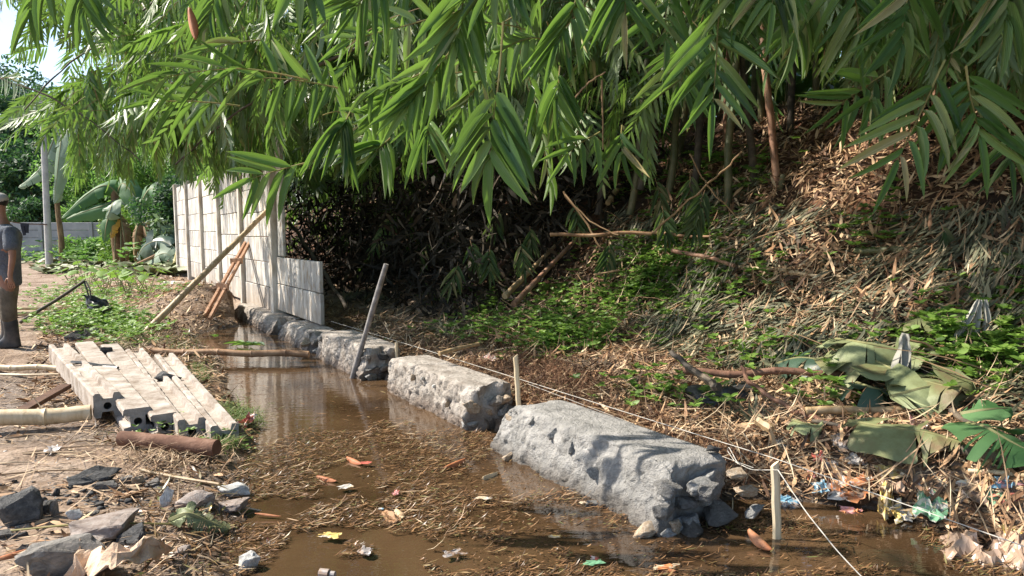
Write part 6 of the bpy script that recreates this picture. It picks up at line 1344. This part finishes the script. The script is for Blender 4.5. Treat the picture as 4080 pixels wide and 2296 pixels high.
M['rubber'] = pmat('rubber_boot', [(.018, .02, .022), (.04, .042, .045), (.12, .1, .09)], 5, .4, .3, 14)
M['cap'] = pmat('light_cap', [(.3, .29, .27), (.45, .44, .42)], 9, .9, .2, 40)
M['hair'] = pmat('black_hair', [(.01, .009, .008), (.02, .018, .015)], 20, .6, .3, 60)
YM = 8.5; gm = g(-5.9, YM)
def mp_(px, py, dy=0): return at_y(px + 5, py, YM) + Vector((0, dy, 0))
man = thing('person', 'man in blue-grey T-shirt, muddy trousers and black rubber boots at the left edge', 'person', (mp_(4, 340).x, YM, gm))
hip = mp_(3, 283); chest = mp_(1, 243); neck = mp_(-2, 223); nk2 = mp_(-5, 214); head = mp_(-7, 206); crown = mp_(-7.5, 199)
Ls, Le, Lw = mp_(13, 232, -.14), mp_(19.5, 256, -.2), mp_(19, 275, -.24); Rs, Re, Rw = mp_(-13, 232, .14), mp_(-22, 252, .16), mp_(-30, 268, .08)
Lh, Lk, La = mp_(7, 287, -.09), mp_(10, 315, -.1), mp_(13, 340, -.09); Rh, Rk, Ra = mp_(-2, 287, .09), mp_(-3, 316, .1), mp_(-2, 341, .1)
Lt = mp_(4.5, 346, -.12); Rt = mp_(-11, 346, .1)
bv = [(hip, (.13, .11)), (chest, (.13, .12)), (neck, .06), (nk2, .055), (head, (.082, .095)), (crown, (.065, .07)),
      (Ls, .055), (Le, .04), (Lw, .026), (Rs, .055), (Re, .04), (Rw, .026), (Lh, .085), (Lk, .058), (La, .042), (Lt, .035), (Rh, .085), (Rk, .058), (Ra, .042), (Rt, .035)]
be = [(0, 1), (1, 2), (2, 3), (3, 4), (4, 5), (1, 6), (6, 7), (7, 8), (1, 9), (9, 10), (10, 11), (0, 12), (12, 13), (13, 14), (14, 15), (0, 16), (16, 17), (17, 18), (18, 19)]
def hand(wi, w, d, side, fwd):
    """palm and five fingers hanging from the wrist w along d"""
    d = d.normalized(); f = (fwd - d * fwd.dot(d)).normalized(); pal = w + d * .045; i0 = len(bv); bv.append((pal, (.032, .02))); be.append((wi, i0))
    for k, (o_, L) in enumerate([(.028, .066), (.01, .075), (-.009, .07), (-.027, .056)]):
        a = pal + d * .035 + f * o_; b1 = a + d * L * .5 + side * .006; b2 = b1 + d * L * .45 + side * .02; j = len(bv); bv.extend([(a, .012), (b1, .0095), (b2, .0075)]); be.extend([(i0, j), (j, j + 1), (j + 1, j + 2)])
    a = pal + f * .034 - d * .02; b1 = a + f * .018 + d * .03; b2 = b1 + d * .028 + f * .004; j = len(bv); bv.extend([(a, .013), (b1, .011), (b2, .008)]); be.extend([(i0, j), (j, j + 1), (j + 1, j + 2)])
hand(8, Lw, Vector((.12, -.02, -1)), Vector((0, .3, 0)), Vector((-1, -.25, 0))); hand(11, Rw, Vector((-.3, 0, -1)), Vector((0, -.3, 0)), Vector((-1, .2, 0)))
skin_obj('body', bv, be, M['skin'], man)
def V_(a, b_, t): return a.lerp(b_, t)
skin_obj('t_shirt', [(hip + Vector((0, 0, -.05)), (.165, .15)), (V_(hip, chest, .35), (.155, .145)), (chest, (.165, .155)), (V_(chest, neck, .62), (.13, .12)), (V_(chest, neck, .92), .068), (Ls, .09), (V_(Ls, Le, .5), .088), (V_(Ls, Le, .82), .092), (Rs, .09), (V_(Rs, Re, .5), .088), (V_(Rs, Re, .82), .09)],
         [(0, 1), (1, 2), (2, 3), (3, 4), (3, 5), (5, 6), (6, 7), (3, 8), (8, 9), (9, 10)], M['shirt'], man, 1)
skin_obj('trousers', [(hip + Vector((0, 0, .02)), (.14, .13)), (hip + Vector((0, 0, -.08)), (.14, .125)), (Lh + Vector((0, 0, -.06)), .105), (Lk, .088), (V_(Lk, La, .3), .085), (Rh + Vector((0, 0, -.06)), .105), (Rk, .088), (V_(Rk, Ra, .3), .085)],
         [(0, 1), (1, 2), (2, 3), (3, 4), (1, 5), (5, 6), (6, 7)], M['pants'], man, 0)
for k, a, t_ in ((Lk, La, Lt), (Rk, Ra, Rt)):
    mb = MB(); rings = []; base = Vector((a.x, a.y, gm)); n_ = 14; fd = Vector((t_.x - a.x, t_.y - a.y, 0)).normalized()
    sd = fd.cross(Vector((0, 0, 1)))
    for z, fr, bk, w in [(0, .2, .085, .048), (.015, .205, .088, .052), (.05, .2, .085, .05), (.085, .15, .082, .05), (.12, .09, .078, .052), (.2, .075, .075, .058), (.3, .082, .08, .066), (.36, .086, .083, .07)]:
        top = Vector((V_(a, k, min(1, z / .5)).x - a.x, V_(a, k, min(1, z / .5)).y - a.y, 0)) * (z / .36)
        rings.append([base + top + Vector((0, 0, z)) + fd * (math.cos(q) * (fr if math.cos(q) > 0 else bk)) + sd * math.sin(q) * w for q in [i * 2 * math.pi / n_ for i in range(n_)]])
    mb.loft(rings); o = mb.obj('boot', M['rubber'], man, smooth=True); sb = o.modifiers.new('sub', 'SUBSURF'); sb.levels = sb.render_levels = 1
# face, ears, hair, cap
hd = Vector((-1, -.35, -.08)).normalized(); sdv = hd.cross(Vector((0, 0, 1))).normalized(); hc = head.lerp(crown, .3)
def ell(name, c, r3, mat, axes, n=12):
    mb = MB(); rings = []
    for i in range(n + 1):
        th_ = math.pi * i / n; rings.append([c + axes[0] * r3[0] * math.sin(th_) * math.cos(q) + axes[1] * r3[1] * math.sin(th_) * math.sin(q) + axes[2] * r3[2] * math.cos(th_) for q in [k * 2 * math.pi / 16 for k in range(16)]])
    mb.loft(rings, cap=False); return mb.obj(name, mat, man, smooth=True)
ax = (hd, sdv, Vector((0, 0, 1)))
mb = MB(); nb = hc + hd * .095; mb.loft([[nb + sdv * .008 + Vector((0, 0, .03)), nb - sdv * .008 + Vector((0, 0, .03)), nb - hd * .02], [nb + sdv * .018 + hd * .012 + Vector((0, 0, -.015)), nb - sdv * .018 + hd * .012 + Vector((0, 0, -.015)), nb - hd * .02 + Vector((0, 0, -.02))]]); mb.obj('nose', M['skin'], man)
for q in (-1, 1):
    ell('ear', hc + sdv * q * .085 - hd * .005, (.02, .01, .032), M['skin'], ax, 8); ell('eye', hc + sdv * q * .032 + hd * .083 + Vector((0, 0, .022)), (.01, .014, .008), M['hair'], ax, 6)
ell('mouth', hc + hd * .088 + Vector((0, 0, -.045)), (.008, .025, .006), M['log'], ax, 6)
ell('hair', hc - hd * .02 + Vector((0, 0, .03)), (.088, .084, .08), M['hair'], ax)
ell('cap', hc + Vector((0, 0, .055)), (.112, .104, .075), M['cap'], ax)
mb = MB(); cb = hc + Vector((0, 0, .05)); mb.loft([[cb + hd * .07 + sdv * (x * .075) + Vector((0, 0, z)) + hd * .03 * (1 - x * x) for x, z in ((-1, 0), (-.5, .006), (0, .01), (.5, .006), (1, 0), (.5, -.004), (0, -.002), (-.5, -.004))], [cb + hd * (.15 + .03 * (1 - x * x)) + sdv * (x * .06) + Vector((0, 0, z - .02)) for x, z in ((-1, 0), (-.5, .006), (0, .01), (.5, .006), (1, 0), (.5, -.004), (0, -.002), (-.5, -.004))]]); mb.obj('cap_brim', M['hair'], man)
